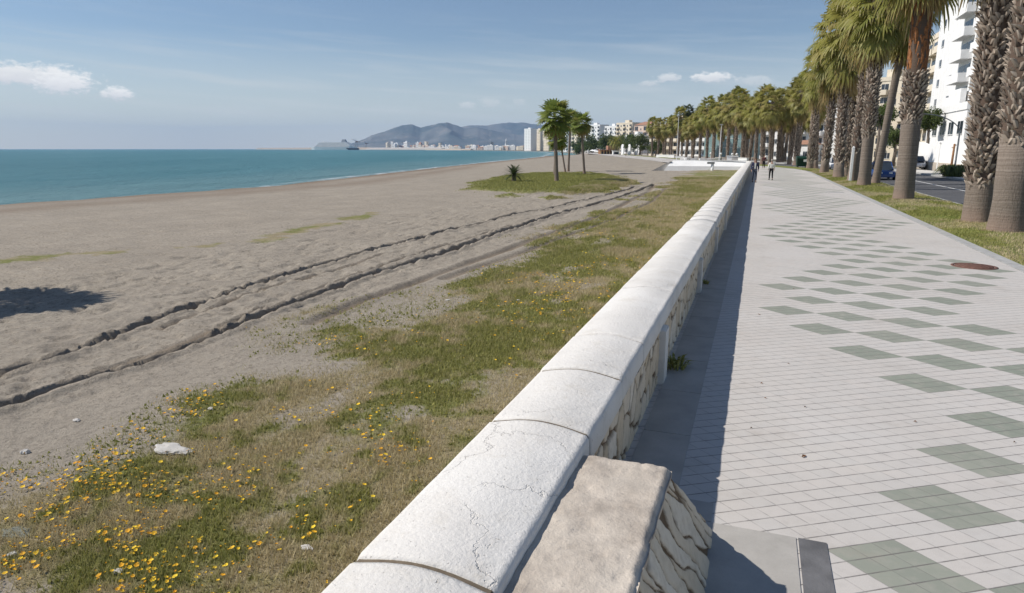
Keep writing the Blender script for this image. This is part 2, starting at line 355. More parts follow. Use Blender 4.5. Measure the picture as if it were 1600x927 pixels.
def b_boot(t, p, out):
    r = t.attr('rnd'); k = t.attr('tip'); c = t.mix(r, (.10, .072, .055), (.34, .275, .215)); c = t.mix(t.m('MULTIPLY', k, t.m('ADD', .3, t.m('MULTIPLY', t.m('FRACT', t.m('MULTIPLY', r, 7.3)), .7))), c, (.56, .48, .40))
    t.put(p.inputs['Base Color'], c); p.inputs['Roughness'].default_value = .95
M_boot = mat('old_leaf_bases', b_boot)
M_fibre = plain('red_brown_fibre', (.27, .115, .045), .9, .45, 9, .5)
def leafmat(name, a, b, dry, trans=.35):
    def f(t, p, out):
        r = t.attr('rnd'); k = t.attr('dry'); oi = t.new('ShaderNodeObjectInfo').outputs['Random']
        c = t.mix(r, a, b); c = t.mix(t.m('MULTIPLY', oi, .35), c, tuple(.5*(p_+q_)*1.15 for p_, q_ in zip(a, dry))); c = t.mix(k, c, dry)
        t.put(p.inputs['Base Color'], c); p.inputs['Roughness'].default_value = .5; p.inputs['Specular IOR Level'].default_value = .35
        tr = t.new('ShaderNodeBsdfTranslucent'); t.put(tr.inputs[0], c); mx = t.new('ShaderNodeMixShader'); mx.inputs[0].default_value = trans
        t.l.new(p.outputs[0], mx.inputs[1]); t.l.new(tr.outputs[0], mx.inputs[2]); t.l.new(mx.outputs[0], out.inputs[0])
    return mat(name, f)
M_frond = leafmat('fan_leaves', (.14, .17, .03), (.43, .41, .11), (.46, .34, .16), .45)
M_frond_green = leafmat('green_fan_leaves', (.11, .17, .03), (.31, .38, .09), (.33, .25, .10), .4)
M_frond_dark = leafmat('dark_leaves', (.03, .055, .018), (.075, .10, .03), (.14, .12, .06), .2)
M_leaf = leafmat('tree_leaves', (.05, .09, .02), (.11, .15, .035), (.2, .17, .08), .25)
M_white = plain('white_paint', (.78, .78, .77), .6, .04, 2)
M_whitew = plain('whitewash', (.80, .80, .79), .85, .06, 1.2, .15, bs=20)
M_cream = plain('cream_render', (.74, .66, .53), .85, .08, 1)
M_ocre = plain('ochre_render', (.55, .40, .20), .85, .1, 1)
M_pink = plain('pink_render', (.68, .54, .45), .85, .1, 1)
M_terra = plain('terracotta_tiles', (.34, .19, .13), .85, .25, 3)
M_glass = plain('dark_glass', (.03, .04, .055), .12, .2, 2, spec=.6)
M_teal = plain('teal_glass', (.19, .29, .30), .15, .2, .5, spec=.6)
M_grey = plain('grey_render', (.36, .35, .33), .85, .1, 1)
M_beige = plain('beige_stone', (.48, .42, .35), .9, .15, 2, .3)
M_slate = plain('grey_green_stone', (.17, .18, .155), .9, .25, 12, .3)
M_metal = plain('grey_metal', (.25, .26, .27), .45, .1, 4, metal=.7)
M_dark = plain('dark_paint', (.03, .03, .032), .5, .1, 3)
M_wood = plain('brown_wood', (.26, .13, .06), .7, .3, 5)
M_green = plain('green_plastic', (.008, .035, .022), .5, .15, 2)
M_concrete = plain('weathered_concrete', (.52, .50, .47), .9, .12, 1.5, .3)
M_rust = plain('rusty_iron', (.17, .09, .07), .75, .3, 14, .4, metal=.3)
M_rubber = plain('rubber', (.02, .02, .02), .8, .1, 4)

# ------------------------------------------------------------------ sea, beach
SHY = np.array([-400, 35, 62, 110, 200, 391, 658]); SHX = np.array([-58, -55.5, -54., -65., -84., -121, -194.])
def shore_x(y): return np.interp(y, SHY, SHX)
RZ = np.array([0, .06, .25, .6, .82, .93, 1.0, 1.1, 1.4]); ZZ = np.array([-.45, -.5, -.72, -.98, -1.12, -1.5, -2.0, -2.45, -3.6])
def track_line(pts, z=-.6):
    P = [at(a, b, z) for a, b in pts]; P.sort(key=lambda q: q.y); return np.array([q.y for q in P]), np.array([q.x for q in P])
T1 = track_line([(-60, 600), (0, 583), (110, 548), (200, 513), (300, 478), (400, 442), (500, 411), (600, 386), (700, 359), (800, 336), (900, 316), (985, 295), (1015, 280)])
T1b = track_line([(240, 515), (330, 481), (400, 456), (500, 425), (600, 397)])
T2 = track_line([(-60, 655), (0, 636), (100, 604), (200, 575), (300, 539), (400, 499), (500, 462), (600, 423), (690, 398), (780, 364), (860, 338), (960, 312), (1020, 290), (1032, 278)])
T3 = track_line([(480, 512), (560, 478), (650, 446), (740, 410), (850, 370), (950, 334), (1010, 303), (1030, 284)])
T3b = track_line([(620, 472), (740, 424), (850, 384), (960, 345), (1020, 318), (1040, 296)])
T2b = track_line([(150, 583), (300, 532), (400, 488), (500, 452), (600, 413), (700, 383), (800, 352)])
def beach_z(x, y):
    x = np.asarray(x, float); y = np.asarray(y, float)
    r = (-1.5-x)/(-1.5-shore_x(y)); z = np.interp(r, RZ, ZZ)
    s = np.clip(sst(104.6, 105.2, y)*sst(-16, -13.2, x)+sst(112, 140, y)*sst(.9, .6, r), 0, 1)
    return z*(1-s)-.02*s
def beach_full(X, Y):
    z = beach_z(X, Y); d = -1.5-X
    z = z+(fbm(X*.25, Y*.25, 3, 1)-.5)*.16*sst(.5, 4, d)
    foot = fbm(X*1.7, Y*1.7, 4, 2); away = sst(5, 8, d)*sst(45, 35, d)
    churn = np.exp(-((X-np.interp(Y, *T2)-.9)/.8)**2)*sst(8, 14, Y); z = z+(foot-.5)*.04*away+(fbm(X*4.6, Y*4.6, 4, 3)-.5)*(.095+.10*churn)*away*sst(70, 25, Y)
    # scattered footprints and lumps
    lum = fbm(X*3.1, Y*3.1, 3, 8); z = z-.05*sst(.58, .68, lum)*away
    tr = np.zeros_like(z)
    for (ty, tx), dep, w, lo, hi in ((T1, .14, .080, -5, 58), (T1b, .06, .06, 0, 40), (T2, .17, .095, -5, 62), (T2b, .07, .06, 5, 33), (T3, .06, .13, 9, 60), (T3b, .05, .12, 14, 60)):
        c = np.interp(Y, ty, tx)+(fbm(Y*.9, Y*0+3, 3, 5)-.5)*.14
        q = (X-c)/(w*(1+.008*Y)); on = ((Y > max(lo, ty[0])) & (Y < min(hi, ty[-1]))) * (.85+.35*sst(.3, .6, fbm(Y*.5, Y*0+dep*100, 3, 6)))
        z = z-on*dep*np.exp(-q*q*q*q)+on*dep*.35*np.exp(-((np.abs(q)-1.9)**2)*2.5)*(.5+fbm(X*5, Y*3, 2, 7)); tr = np.maximum(tr, on*np.exp(-q*q))
    return z, tr
ISL = at(862, 283, -1.0)   # island lawn centre
STY = np.array([11, 14, 18.3, 24, 32]); STX = np.array([-23.5, -20.7, -17, -17.3, -19])
def dry_field(X, Y): return np.clip(sst(.38, .64, fbm(X*.75, Y*.55, 6, 71)+(fbm(X*5, Y*5, 3, 72)-.5)*.7)*.9+.1, 0, 1)
def veg_mask(X, Y):
    d = -1.5-X
    c = np.interp(Y, *T2)                               # the tracks bound the weeds
    edge = (X-c)
    v = sst(.7, 2.9, edge+(fbm(X*.45, Y*.3, 4, 21)-.5)*4.6)
    n = fbm(X*.8, Y*.6, 5, 20)
    v = v*(.66+.5*sst(.36, .60, n))
    v = v*(1-.5*sst(.58, .70, fbm(X*1.1, Y*.8, 4, 23))*sst(.8, 2.2, d))
    v = v*sst(112, 96, Y)
    s = np.exp(-((X-np.interp(Y, STY, STX))/(.8+.6*fbm(X*.5, Y*.5, 2, 27)))**2)*sst(.36, .55, fbm(X*.9, Y*.6, 4, 24))*(Y > 11.5)*(Y < 31)
    v = np.maximum(v, s*.8)
    u = (X-ISL.x)*CY+(Y-ISL.y)*SY; w = -(X-ISL.x)*SY+(Y-ISL.y)*CY
    e = np.sqrt(((u-.08*w)/7.6)**2+((w+4)/25)**2)+(fbm(X*.5, Y*.5, 5, 26)-.5)*.7
    return np.clip(np.maximum(v, sst(1.08, .86, e)), 0, 1), sst(1.05, .8, e)
def grid(name, xs_of_t, ys, m, **kw):
    pass
def build_beach():
    # along: fine near the camera, geometric further off
    ys = [-6.]; st = .045
    while ys[-1] < 420:
        y = ys[-1]; ys.append(y+max(.05, (max(y, 0)-4)*.0085) if y > 1 else y+.25)
    ys = np.array(ys)
    d = [0.]
    while d[-1] < 15: d.append(d[-1]+.05+.0022*d[-1])
    while d[-1] < 300: d.append(d[-1]*1.018)
    d = np.array(d); print('beach', len(ys), len(d))
    Y, Dd = np.meshgrid(ys, d, indexing='ij')
    # at right the sheet starts under the wall; far off, spread the columns out to the shore
    X = -1.42-Dd*np.maximum(1, (np.abs(shore_x(Y))*1.35)/300.)
    X = np.maximum(X, shore_x(Y)*1.5-10)
    Z, tr = beach_full(X, Y); V, lawn = veg_mask(X, Y); V = V*(1-tr*.9)
    Z = Z+lawn*.22*1.0
    wetd = X-shore_x(Y)       # metres inland from the waterline
    wet = np.maximum(sst(15, 5, wetd+(fbm(X*.1, Y*.06, 3, 30)-.5)*8), .55*np.exp(-((wetd-14)/2.5)**2))
    ny, nd = X.shape; idx = np.arange(ny*nd).reshape(ny, nd)
    F = np.stack([idx[:-1, :-1], idx[:-1, 1:], idx[1:, 1:], idx[1:, :-1]], -1).reshape(-1, 4)
    o = from_np('beach_sand', np.stack([X, Y, Z], -1).reshape(-1, 3), F[:, ::-1], M_sand, smooth=True, attrs=dict(veg=V, wet=wet, dryg=dry_field(X, Y)*(1-lawn), trk=tr))
    tag(o, kind='structure')
build_beach()
# far land: shoreline of the bay, sand rim then the town plain
BAY = [(-121, 391), (-194, 658), (-262, 850), (-400, 1200), (-700, 1750), (-1180, 2350), (-1900, 3150), (-2600, 3800), (-3100, 4200), (-3900, 4900), (-5200, 6600), (-7000, 9000), (-8000, 11500)]
def strip(name, line, off0, off1, z0, z1, m, kind='structure'):
    mb = MB(); L = []
    for i, (x, y) in enumerate(line):
        a = Vector(line[max(i-1, 0)]); b = Vector(line[min(i+1, len(line)-1)]); dd = (b-a).normalized(); n = Vector((dd.y, -dd.x))
        L.append(((x+n.x*off0, y+n.y*off0, z0), (x+n.x*off1, y+n.y*off1, z1)))
    vs = [p for q in L for p in q]; mb.add(vs, [(2*i, 2*i+1, 2*i+3, 2*i+2) for i in range(len(L)-1)])
    return tag(mb.build(name, m), kind=kind)
M_farsand = plain('far_sand', (.33, .285, .235), .95, .1, .02)
strip('far_beach', BAY, -30, 90, -2.6, -1.3, M_farsand)
M_plain = plain('town_ground', (.16, .15, .11), .95, .3, .01)
land = [(x, y) for x, y in BAY]
mb = MB(); vs = []
for i, (x, y) in enumerate(land):
    a = Vector(land[max(i-1, 0)]); b = Vector(land[min(i+1, len(land)-1)]); dd = (b-a).normalized(); n = Vector((dd.y, -dd.x))
    vs += [(x+n.x*60, y+n.y*60, -1.2), (2300, max(y, 300+i), -1.2)]
mb.add(vs, [(2*i, 2*i+1, 2*i+3, 2*i+2) for i in range(len(land)-1)]); tag(mb.build('town_ground', M_plain), kind='structure')
# inland ground below promenade level
mb = MB(); mb.add([(-1.45, -200, -.5), (2300, -200, -.5), (2300, 460, -.5), (-40, 460, -.5), (-1.45, 104, -.5)], [(0, 1, 2, 3, 4)]); tag(mb.build('ground', M_plain), kind='structure')
# sea: near sheet follows the shore, with shallows and foam; far sheet to the horizon
def build_sea():
    ys = np.concatenate([np.arange(-300, 400, 4.), np.geomspace(400, 11800, 60)])
    off = np.concatenate([[-14, -6, -3, -1.5, -.7, 0, .8, 1.6, 2.6, 4, 6, 9], np.geomspace(12, 11500, 55)])
    sx = np.interp(ys, [p[1] for p in [(-58, -400), (-55.5, 35), (-54, 62), (-65, 110), (-84, 200)]+BAY], [p[0] for p in [(-58, -400), (-55.5, 35), (-54, 62), (-65, 110), (-84, 200)]+BAY])
    Y, O = np.meshgrid(ys, off, indexing='ij'); X = sx[:, None]-O*np.clip(1+Y/900, 1, 3); X = np.maximum(X, -11800)
    Z = np.full_like(X, -2.0)+.06*np.sin(O*1.3)*sst(20, 2, O)
    sh = sst(40, 0, O+(fbm(X*.03, Y*.03, 3, 40)-.5)*25)*.6; fo = np.exp(-((O-1.0+(fbm(X*.06, Y*.06, 3, 41)-.5)*3)/1.4)**2)*sst(50, 130, Y+60*fbm(X*.02, Y*.02, 2, 42))
    ny, nd = X.shape; idx = np.arange(ny*nd).reshape(ny, nd); F = np.stack([idx[:-1, :-1], idx[1:, :-1], idx[1:, 1:], idx[:-1, 1:]], -1).reshape(-1, 4)
    o = from_np('sea_water', np.stack([X, Y, Z], -1).reshape(-1, 3), F[:, ::-1], M_sea, smooth=True, attrs=dict(shallow=sh, foam=fo)); tag(o, kind='structure')
build_sea()

# ------------------------------------------------------------------ mountains
def build_mountain(name, prof, D0, depth, seed):
    px = np.array([p[0] for p in prof], float); py = np.array([p[1] for p in prof], float)
    cx = np.linspace(px[0], px[-1], 260); cy = np.interp(cx, px, py)
    rows = 40; V = []
    for j in range(rows):
        t = j/(rows-1)*1.5-.0          # 0 foot .. 1 crest .. 1.5 back
        D = D0-depth+depth*t
        u = cx-800; lat = u/1067*D; X = -SY*D+CY*lat; Y = CY*D+SY*lat
        H = (232.5-cy)/1067*D0+2.5+(fbm(cx*.09, cx*0+seed, 4, seed)-.5)*22
        env = t**.8 if t <= 1 else 1-(t-1)*.8
        rid = 1-np.abs(2*fbm(X*.0011, Y*.0011, 5, seed)-1)*2.0
        Z = -2+H*env*(.55+.45*rid if t < 1 else .9) if t < 1 else -2+H*env
        if t < 1: Z = -2+H*env*((1-min(1, (1-t)*3.))*1+min(1, (1-t)*3.)*(.5+.55*rid))
        V.append(np.stack([X, Y, Z], -1))
    V = np.concatenate(V); n = len(cx); idx = np.arange(rows*n).reshape(rows, n)
    F = np.stack([idx[:-1, :-1], idx[:-1, 1:], idx[1:, 1:], idx[1:, :-1]], -1).reshape(-1, 4)
    tag(from_np(name, V, F, M_mount, smooth=True), kind='structure')
build_mountain('mountains', [(470, 233), (520, 229.5), (545, 225), (562, 219.5), (580, 212), (600, 207), (618, 200), (630, 196), (645, 195), (658, 199), (680, 195), (700, 192.5), (712, 195), (725, 200), (745, 199), (780, 206), (830, 214), (900, 224)], 8200, 1500, 3)
build_mountain('mountain_range', [(640, 222), (690, 206), (725, 198), (735, 196.5), (760, 197), (785, 193), (815, 192.5), (840, 195), (870, 199), (920, 205), (1000, 212), (1100, 218), (1200, 226)], 9800, 1500, 9)

# ------------------------------------------------------------------ haze
mbh = MB(); mbh.box(-12000, 2400, -500, 12000, -6, 460)
M_haze = bpy.data.materials.new('haze'); M_haze.use_nodes = True; nt = M_haze.node_tree; nt.nodes.clear()
ho = nt.nodes.new('ShaderNodeOutputMaterial'); hv = nt.nodes.new('ShaderNodeVolumePrincipled'); hv.inputs['Density'].default_value = HAZE_DENSITY
hv.inputs['Color'].default_value = (.45, .66, 1, 1); hv.inputs['Anisotropy'].default_value = .0; nt.links.new(hv.outputs[0], ho.inputs['Volume'])
tag(mbh.build('haze', M_haze), kind='stuff')

# ------------------------------------------------------------------ promenade
def cyv(y):   # the promenade bends left beyond 85 m
    return float(np.interp(y, [-50, 85, 95, 105, 126, 172, 222, 330, 480], [0, 0, -1.2, -3.7, -10.7, -24, -39, -72, -118]))
YS = [-20, 0, 20, 40, 60, 75, 85, 90, 95, 100, 105, 112, 120, 130, 145, 160, 180, 200, 222, 260, 330, 480]
def sweep(name, x0, x1, z0, z1, m, thick=None, parent=None, ys=YS, kind='structure'):
    vs = []; fs = []; mb = MB()
    for i, y in enumerate(ys):
        c = cyv(y); vs += [(x0+c, y, z0), (x1+c, y, z0 if z1 is None else z1)]
        if thick: vs += [(x1+c, y, (z1 if z1 is not None else z0)-thick), (x0+c, y, z0-thick)]
    k = 4 if thick else 2
    for i in range(len(ys)-1):
        a, b = i*k, (i+1)*k
        fs += [(a, a+1, b+1, b)]
        if thick: fs += [(a+1, a+2, b+2, b+1), (a+3, a, b, b+3)]
    if thick: fs += [(0, 1, 2, 3)]
    mb.add(vs, fs); o = mb.build(name, m, parent, fix=False)
    if kind and not parent: tag(o, kind=kind)
    return o
yl = [y for y in YS if y < 104]+[104]
mb = MB(); P = [(-.87, -20), (5.34, -20)]+[(5.34+cyv(y), y) for y in YS[1:]]+[(cyv(480)-4, 480)]+[(cyv(y)-4, y) for y in (330, 260, 222, 200, 180, 160, 145, 130)]+[(-9, 118), (-12, 108), (-12, 104.5), (-1.5, 104.5), (-1.5, 104), (-.87, 104)]
mb.add([(x, y, 0) for x, y in P], [tuple(range(len(P)))]); tag(mb.build('promenade_paving', M_pave, fix=False), kind='structure')
# cream coloured drain slabs along the wall foot (separate sheets with open joints)
random.seed(3)
mb = MB(); y = 4.62
while y < 100:
    ln = 1.12 if y < 40 else 4.5
    mb.box(-.80, -.385, y+.006, y+ln-.006, -.03, .006); y += ln
mb.box(-.165, .415, 2.2, 3.3, -.03, .006); mb.box(-.165, .415, 3.312, 4.34, -.03, .006); mb.box(-.8, -.12, 4.352, 4.61, -.03, .0055)
tag(mb.build('drain_slabs', M_slab), kind='structure')
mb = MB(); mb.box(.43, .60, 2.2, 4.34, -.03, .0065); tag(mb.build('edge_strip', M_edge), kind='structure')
# flush granite edging of the verge
mb = MB(); y = -10
while y < 84:
    mb.box(5.35, 5.62, y+.004, y+.996, -.1, .012); y += 1.0
tag(mb.build('path_edging', M_kerb), kind='structure')
sweep('path_edging_far', 5.35, 5.62, .012, .012, M_kerb, .1, ys=[y for y in YS if y >= 85]).name = 'path_edging'
# verge as a fine, slightly uneven sheet
def build_verge():
    ys = np.concatenate([np.arange(10, 60, .12), np.arange(60, 130, .5), np.arange(130, 460, 5.)]); xs = np.linspace(5.62, 8.85, 34)
    Y, X0 = np.meshgrid(ys, xs, indexing='ij'); C = np.interp(ys, YS, [cyv(y) for y in YS])[:, None]
    Z = .0+.10*np.sin((X0-5.62)/3.23*PI)+(fbm(X0*1.2, Y*1.2, 4, 50)-.5)*.07*np.minimum(1, (X0-5.62)*3); X = X0+C
    ny, nd = X.shape; idx = np.arange(ny*nd).reshape(ny, nd); F = np.stack([idx[:-1, :-1], idx[:-1, 1:], idx[1:, 1:], idx[1:, :-1]], -1).reshape(-1, 4)
    tag(from_np('grass_verge', np.stack([X, Y, Z], -1).reshape(-1, 3), F, M_grass, smooth=True), kind='structure')
build_verge()
sweep('road_kerb', 8.85, 9.05, .0, .0, M_kerb, .3)
sweep('road', 9.05, 16.4, -.14, -.14, M_asph)
sweep('road_line', 12.62, 12.74, -.136, -.136, M_white)
sweep('road_kerb', 16.4, 16.6, .0, .0, M_kerb, .3)
sweep('pavement', 16.6, 20.4, -.004, -.004, M_concrete)
# ------------------------------------------------------------------ the parapet wall
def voro(Y, Z, sy, sz, seed):
    """F1, F2-F1 and a random value per cell of a jittered lattice"""
    rs = np.random.RandomState(seed); J = rs.rand(512, 64, 3)
    a = Y/sy; b = Z/sz; ai = np.floor(a).astype(int); bi = np.floor(b).astype(int)
    f1 = np.full(Y.shape, 9.); f2 = np.full(Y.shape, 9.); rr = np.zeros(Y.shape)
    for i in (-1, 0, 1):
        for j in (-1, 0, 1):
            q = J[(ai+i) % 512, (bi+j) % 64]; d = np.hypot(a-(ai+i+.1+.8*q[..., 0]), b-(bi+j+.1+.8*q[..., 1]))
            c = d < f1; f2 = np.where(c, f1, np.minimum(f2, d)); rr = np.where(c, q[..., 2], rr); f1 = np.where(c, d, f1)
    return f1, f2-f1, rr
def stone_sheet(name, A, B, z0, z1, parent, seed=1, lean=0, sgn=1, shrink=0, cell=(.26, .34), bulge=.030):
    """A,B ends (x,y) on the ground; sheet bulges to the right-hand side"""
    A = np.array(A, float); B = np.array(B, float); L = np.hypot(*(B-A)); dd = (B-A)/L; nn = np.array([dd[1], -dd[0]])*sgn
    s = [0.]
    while s[-1] < L: s.append(s[-1]+max(.012, .0012*s[-1]*1.3))
    s[-1] = L; s = np.array(s); z = np.linspace(z0, z1, 46)
    Sg, Z = np.meshgrid(s, z, indexing='ij'); wob = fbm(Sg*4, Z*4, 3, seed)*.25
    f1, e, r = voro(Sg+wob, Z+wob*.7+.13, cell[0], cell[1], seed+5)
    h = bulge*sst(.05, .17, e)+(fbm(Sg*18, Z*18, 3, 4)-.5)*.012
    q = (Z-z0)/(z1-z0); h = h-lean*q; Sg = Sg*(1-shrink/L*q); X = A[0]+dd[0]*Sg+nn[0]*h; Y = A[1]+dd[1]*Sg+nn[1]*h
    ns, nz = X.shape; idx = np.arange(ns*nz).reshape(ns, nz); F = np.stack([idx[:-1, :-1], idx[1:, :-1], idx[1:, 1:], idx[:-1, 1:]], -1).reshape(-1, 4)
    return from_np(name, np.stack([X, Y, Z], -1).reshape(-1, 3), F, M_stone, parent, smooth=True, attrs=dict(edge=e, rnd=r))
def coping_block(y0, y1, parent, x0=-1.515, x1=-.848, zb=.575, seed=0):
    n = max(2, min(60, int((y1-y0)/.03))) if y0 < 14 else 3
    prof = [(x1-.012, zb), (x1+.004, zb+.03), (x1, zb+.185), (x1-.018, zb+.212)]
    m = 9
    for i in range(m+1):
        q = i/m; prof.append((x1-.04-(x1-x0-.08)*q, zb+.216+.045*math.sin(PI*q)))
    prof += [(x0+.018, zb+.212), (x0, zb+.185), (x0, zb)]
    vs = []; k = len(prof)
    jz = random.uniform(-.004, .004); jx = random.uniform(-.006, .006)
    for i in range(n+1):
        y = y0+(y1-y0)*i/n; e = .010 if i in (0, n) else 0
        for j, (x, z) in enumerate(prof):
            a = (float(vn(y*7+j*3.1, j*1.7))-.5)*.006 if y0 < 20 else 0
            cx = (x0+x1)/2; vs.append((cx+(x-cx)*(1-e*1.5)+jx+a, y, z+jz-(e if z > zb+.1 else 0)+a*.6))
    fs = [(i*k+j, i*k+(j+1) % k, (i+1)*k+(j+1) % k, (i+1)*k+j) for i in range(n) for j in range(k)]
    fs += [tuple(range(k)), tuple(range(n*k, n*k+k))[::-1]]
    mb = MB(); mb.add(vs, fs, 0, True); o = mb.build('coping_stone', M_plaster, parent)
    return o
wall = thing('parapet_wall', 'long low white wall with rounded coping and rubble stone face between beach and promenade', 'wall', (0, 0, 0))
mb = MB(); mb.box(-1.48, -.895, -3, 104, -.9, .60); 
pf = [(-.862, .60), (-.862, .757), (-.875, .776)]+[(-.898-.567*i/8, .780+.042*math.sin(PI*i/8)) for i in range(9)]+[(-1.49, .776), (-1.503, .757), (-1.503, .60)]
mb.add([(x, -3, z) for x, z in pf]+[(x, 104, z) for x, z in pf], [(i, (i+1) % len(pf), len(pf)+(i+1) % len(pf), len(pf)+i) for i in range(len(pf))]); mb.build('core', M_mortar, wall)
stone_sheet('stone_facing', (-.885, 2), (-.885, 104), -.01, .585, wall, 1)
mb = MB(); mb.box(-1.50, -1.481, -3, 104, -.9, .574); mb.build('rendered_face', M_plaster, wall)
mb = MB(); mb.box(-.88, -.835, 2, 104, -.01, .02); 
joints = [-1.5, .9, 2.17, 3.76, 4.83, 5.88, 8.2, 9.62, 10.8]
random.seed(5)
while joints[-1] < 103:
    joints.append(joints[-1]+random.choice([1.05, 1.1, 1.2, 1.5, 1.9]))
joints[-1] = 104.
for a, b in zip(joints[:-1], joints[1:]): coping_block(a+random.uniform(.009, .014), b-random.uniform(.009, .014), wall)
for i in range(20):
    y = 7.06+5*i
    if y > 103: break
    mb = MB(); mb.box(-.9, -.79, y-.03, y+.25, -.02, .60, bev=.012); mb.build('pillar', M_plaster, wall)
# stone pier at the near end
pier = thing('stone_pier', 'short thick stone-faced pier with flat worn top in the near foreground', 'pier', (0, 0, 0))
stone_sheet('stone_facing', (-.115, 1.0), (-.115, 4.25), -.01, .70, pier, 21, lean=.25, shrink=.66, cell=(.15, .95), bulge=.018)
stone_sheet('stone_facing', (-.885, 4.24), (-.13, 4.24), -.01, .70, pier, 31, sgn=-1, lean=.64, shrink=.25, cell=(.15, .95), bulge=.018)
mb = MB(); mb.add([(-.86, 1, -.02), (-.14, 1, -.02), (-.14, 4.2, -.02), (-.86, 4.2, -.02), (-.86, 1, .70), (-.40, 1, .70), (-.40, 3.54, .70), (-.86, 3.54, .70)], [(0, 1, 5, 4), (1, 2, 6, 5), (2, 3, 7, 6), (3, 0, 4, 7), (4, 5, 6, 7), (3, 2, 1, 0)]); mb.build('core', M_mortar, pier)
def cap():
    xs = np.linspace(-.846, -.335, 40); ys = np.linspace(1., 3.62, 150); Y, X = np.meshgrid(ys, xs, indexing='ij')
    Xe = X+(fbm(Y*4, Y*0+2, 3, 64)-.5)*.03*(X > -.45); ed = np.minimum(-.335-X, 3.62-Y); Z = .735+(fbm(X*5, Y*5, 5, 60)-.5)*.034-.035*sst(.035, 0, ed)-.007*sst(.60, .7, fbm(X*9, Y*9, 3, 61))
    n, k = X.shape; idx = np.arange(n*k).reshape(n, k); F = np.stack([idx[:-1, :-1], idx[:-1, 1:], idx[1:, 1:], idx[1:, :-1]], -1).reshape(-1, 4)
    V = np.stack([Xe, Y, Z], -1).reshape(-1, 3); V = V.tolist(); F = F.tolist()
    for e in ([idx[-1, j] for j in range(k)], [idx[i, -1] for i in range(n)]):
        q = [V[i] for i in e]; s_ = len(V); V += [[a[0], a[1], .665] for a in q]; F += [[int(e[i]), int(e[i+1]), s_+i+1, s_+i] for i in range(len(e)-1)]
    from_np('cap', V, F, M_worn, pier, smooth=True)
cap()
# sunken stub that turns the corner into the beach jetty wall, far end
jet = thing('jetty_wall', 'low whitewashed retaining wall crossing the sand at the far end of the parapet', 'wall', (0, 0, 0))
a = at(1040, 265, -.6); b = Vector((-1.2, 105., 0))
mb = MB(); mb.add([(-13.2, 103.3, -.7), (-1.5, 103.9, -.7), (-1.5, 104., .02), (-12.7, 103.4, .02), (-13.2, 104.9, -.7), (-1.5, 105.6, -.7), (-1.5, 104.9, .82), (-12.0, 104.3, .82)],
    [(0, 1, 2, 3), (3, 2, 6, 7), (5, 4, 7, 6), (1, 5, 6, 2), (0, 3, 7, 4)]); mb.build('wall', M_whitew, jet)
mb = MB(); mb.box(-12.0, -1.5, -.12, .12, 0, .08, bev=.02); o = mb.build('coping', M_white, jet); o.location = (0, 104.6, .80); o.rotation_euler = (0, 0, .0)
mb = MB(); mb.add([(-15.2, 103.2, -.8), (-13.1, 103.75, -.8), (-12.2, 103.8, .75), (-15.0, 112, -.8), (-13, 112, .0)], [(0, 1, 2), (0, 2, 4, 3)]); mb.build('ramp', M_concrete, jet)
# manhole
p = at(1522, 416.5, 0); mh = thing('manhole_cover', 'round rusty iron manhole cover set in the pale promenade tiles', 'manhole cover', (p.x, p.y, 0))
mb = MB(); mb.lathe((0, 0, 0), [(.0, .012), (.36, .012), (.36, -.01)], 40)
for i in range(-4, 5):
    w = math.sqrt(max(0, .33**2-(i*.075)**2)); mb.box(i*.075-.012, i*.075+.012, -w, w, .0121, .018)
mb.build('cover', M_rust, mh); mb = MB(); mb.lathe((0, 0, 0), [(.375, .0), (.375, .010), (.435, .010), (.435, -.01)], 40); mb.build('frame', M_rust, mh)
# drain lid on the path further off
p = at(1304, 300.5, 0); mb = MB(); mb.box(p.x-.5, p.x+.5, p.y-.35, p.y+.35, -.02, .008, bev=.004)
mb.box(p.x-.44, p.x+.44, p.y-.29, p.y+.29, .0, .013)
tag(mb.build('drain_lid', M_kerb), 'grey rectangular drain lid set in the tiles near the verge, beyond the manhole', 'drain lid')

# ------------------------------------------------------------------ ground vegetation near the camera
def blades(name, X, Y, Z, h, w, rnd, dry, m, label=None):
    n = len(X); a = RS.rand(n)*2*PI; lean = (RS.rand(n)*.9+.15)*h; la = RS.rand(n)*2*PI
    dx, dy = np.cos(a)*w*.5, np.sin(a)*w*.5
    V = np.stack([np.stack([X-dx, Y-dy, Z-.01], -1), np.stack([X+dx, Y+dy, Z-.01], -1), np.stack([X+np.cos(la)*lean, Y+np.sin(la)*lean, Z+h], -1)], 1).reshape(-1, 3)
    F = np.arange(3*n).reshape(n, 3)
    return tag(from_np(name, V, F, m, attrs=dict(rnd=np.repeat(rnd, 3), dry=np.repeat(dry, 3))), kind='stuff')
def scatter_beach(n, y0, y1, pw):
    u = RS.rand(n); Y = y0+(y1-y0)*u**pw; X = -1.55-RS.rand(n)*(8+Y*.08)
    v, l = veg_mask(X, Y); z, tr = beach_full(X, Y); keep = (RS.rand(n) < v*1.05*(1-tr)-.12+.25*(fbm(X*3, Y*3, 3, 70)-.5)); return X[keep], Y[keep], (z+l*.22)[keep], v[keep]
X, Y, Z, v = scatter_beach(1150000, 1.5, 75, 1.8)
dry = np.clip(dry_field(X, Y)*.85+RS.rand(len(X))*.4-.1, 0, 1)
sc = 1+Y*.035
blades('grass', X, Y, Z, (.015+.035*RS.rand(len(X)))*sc*(.6+.8*v), (.006+.006*RS.rand(len(X)))*sc, RS.rand(len(X)), dry, M_blade)['label'] = 'short patchy green and dry weeds on the sand beside the wall'
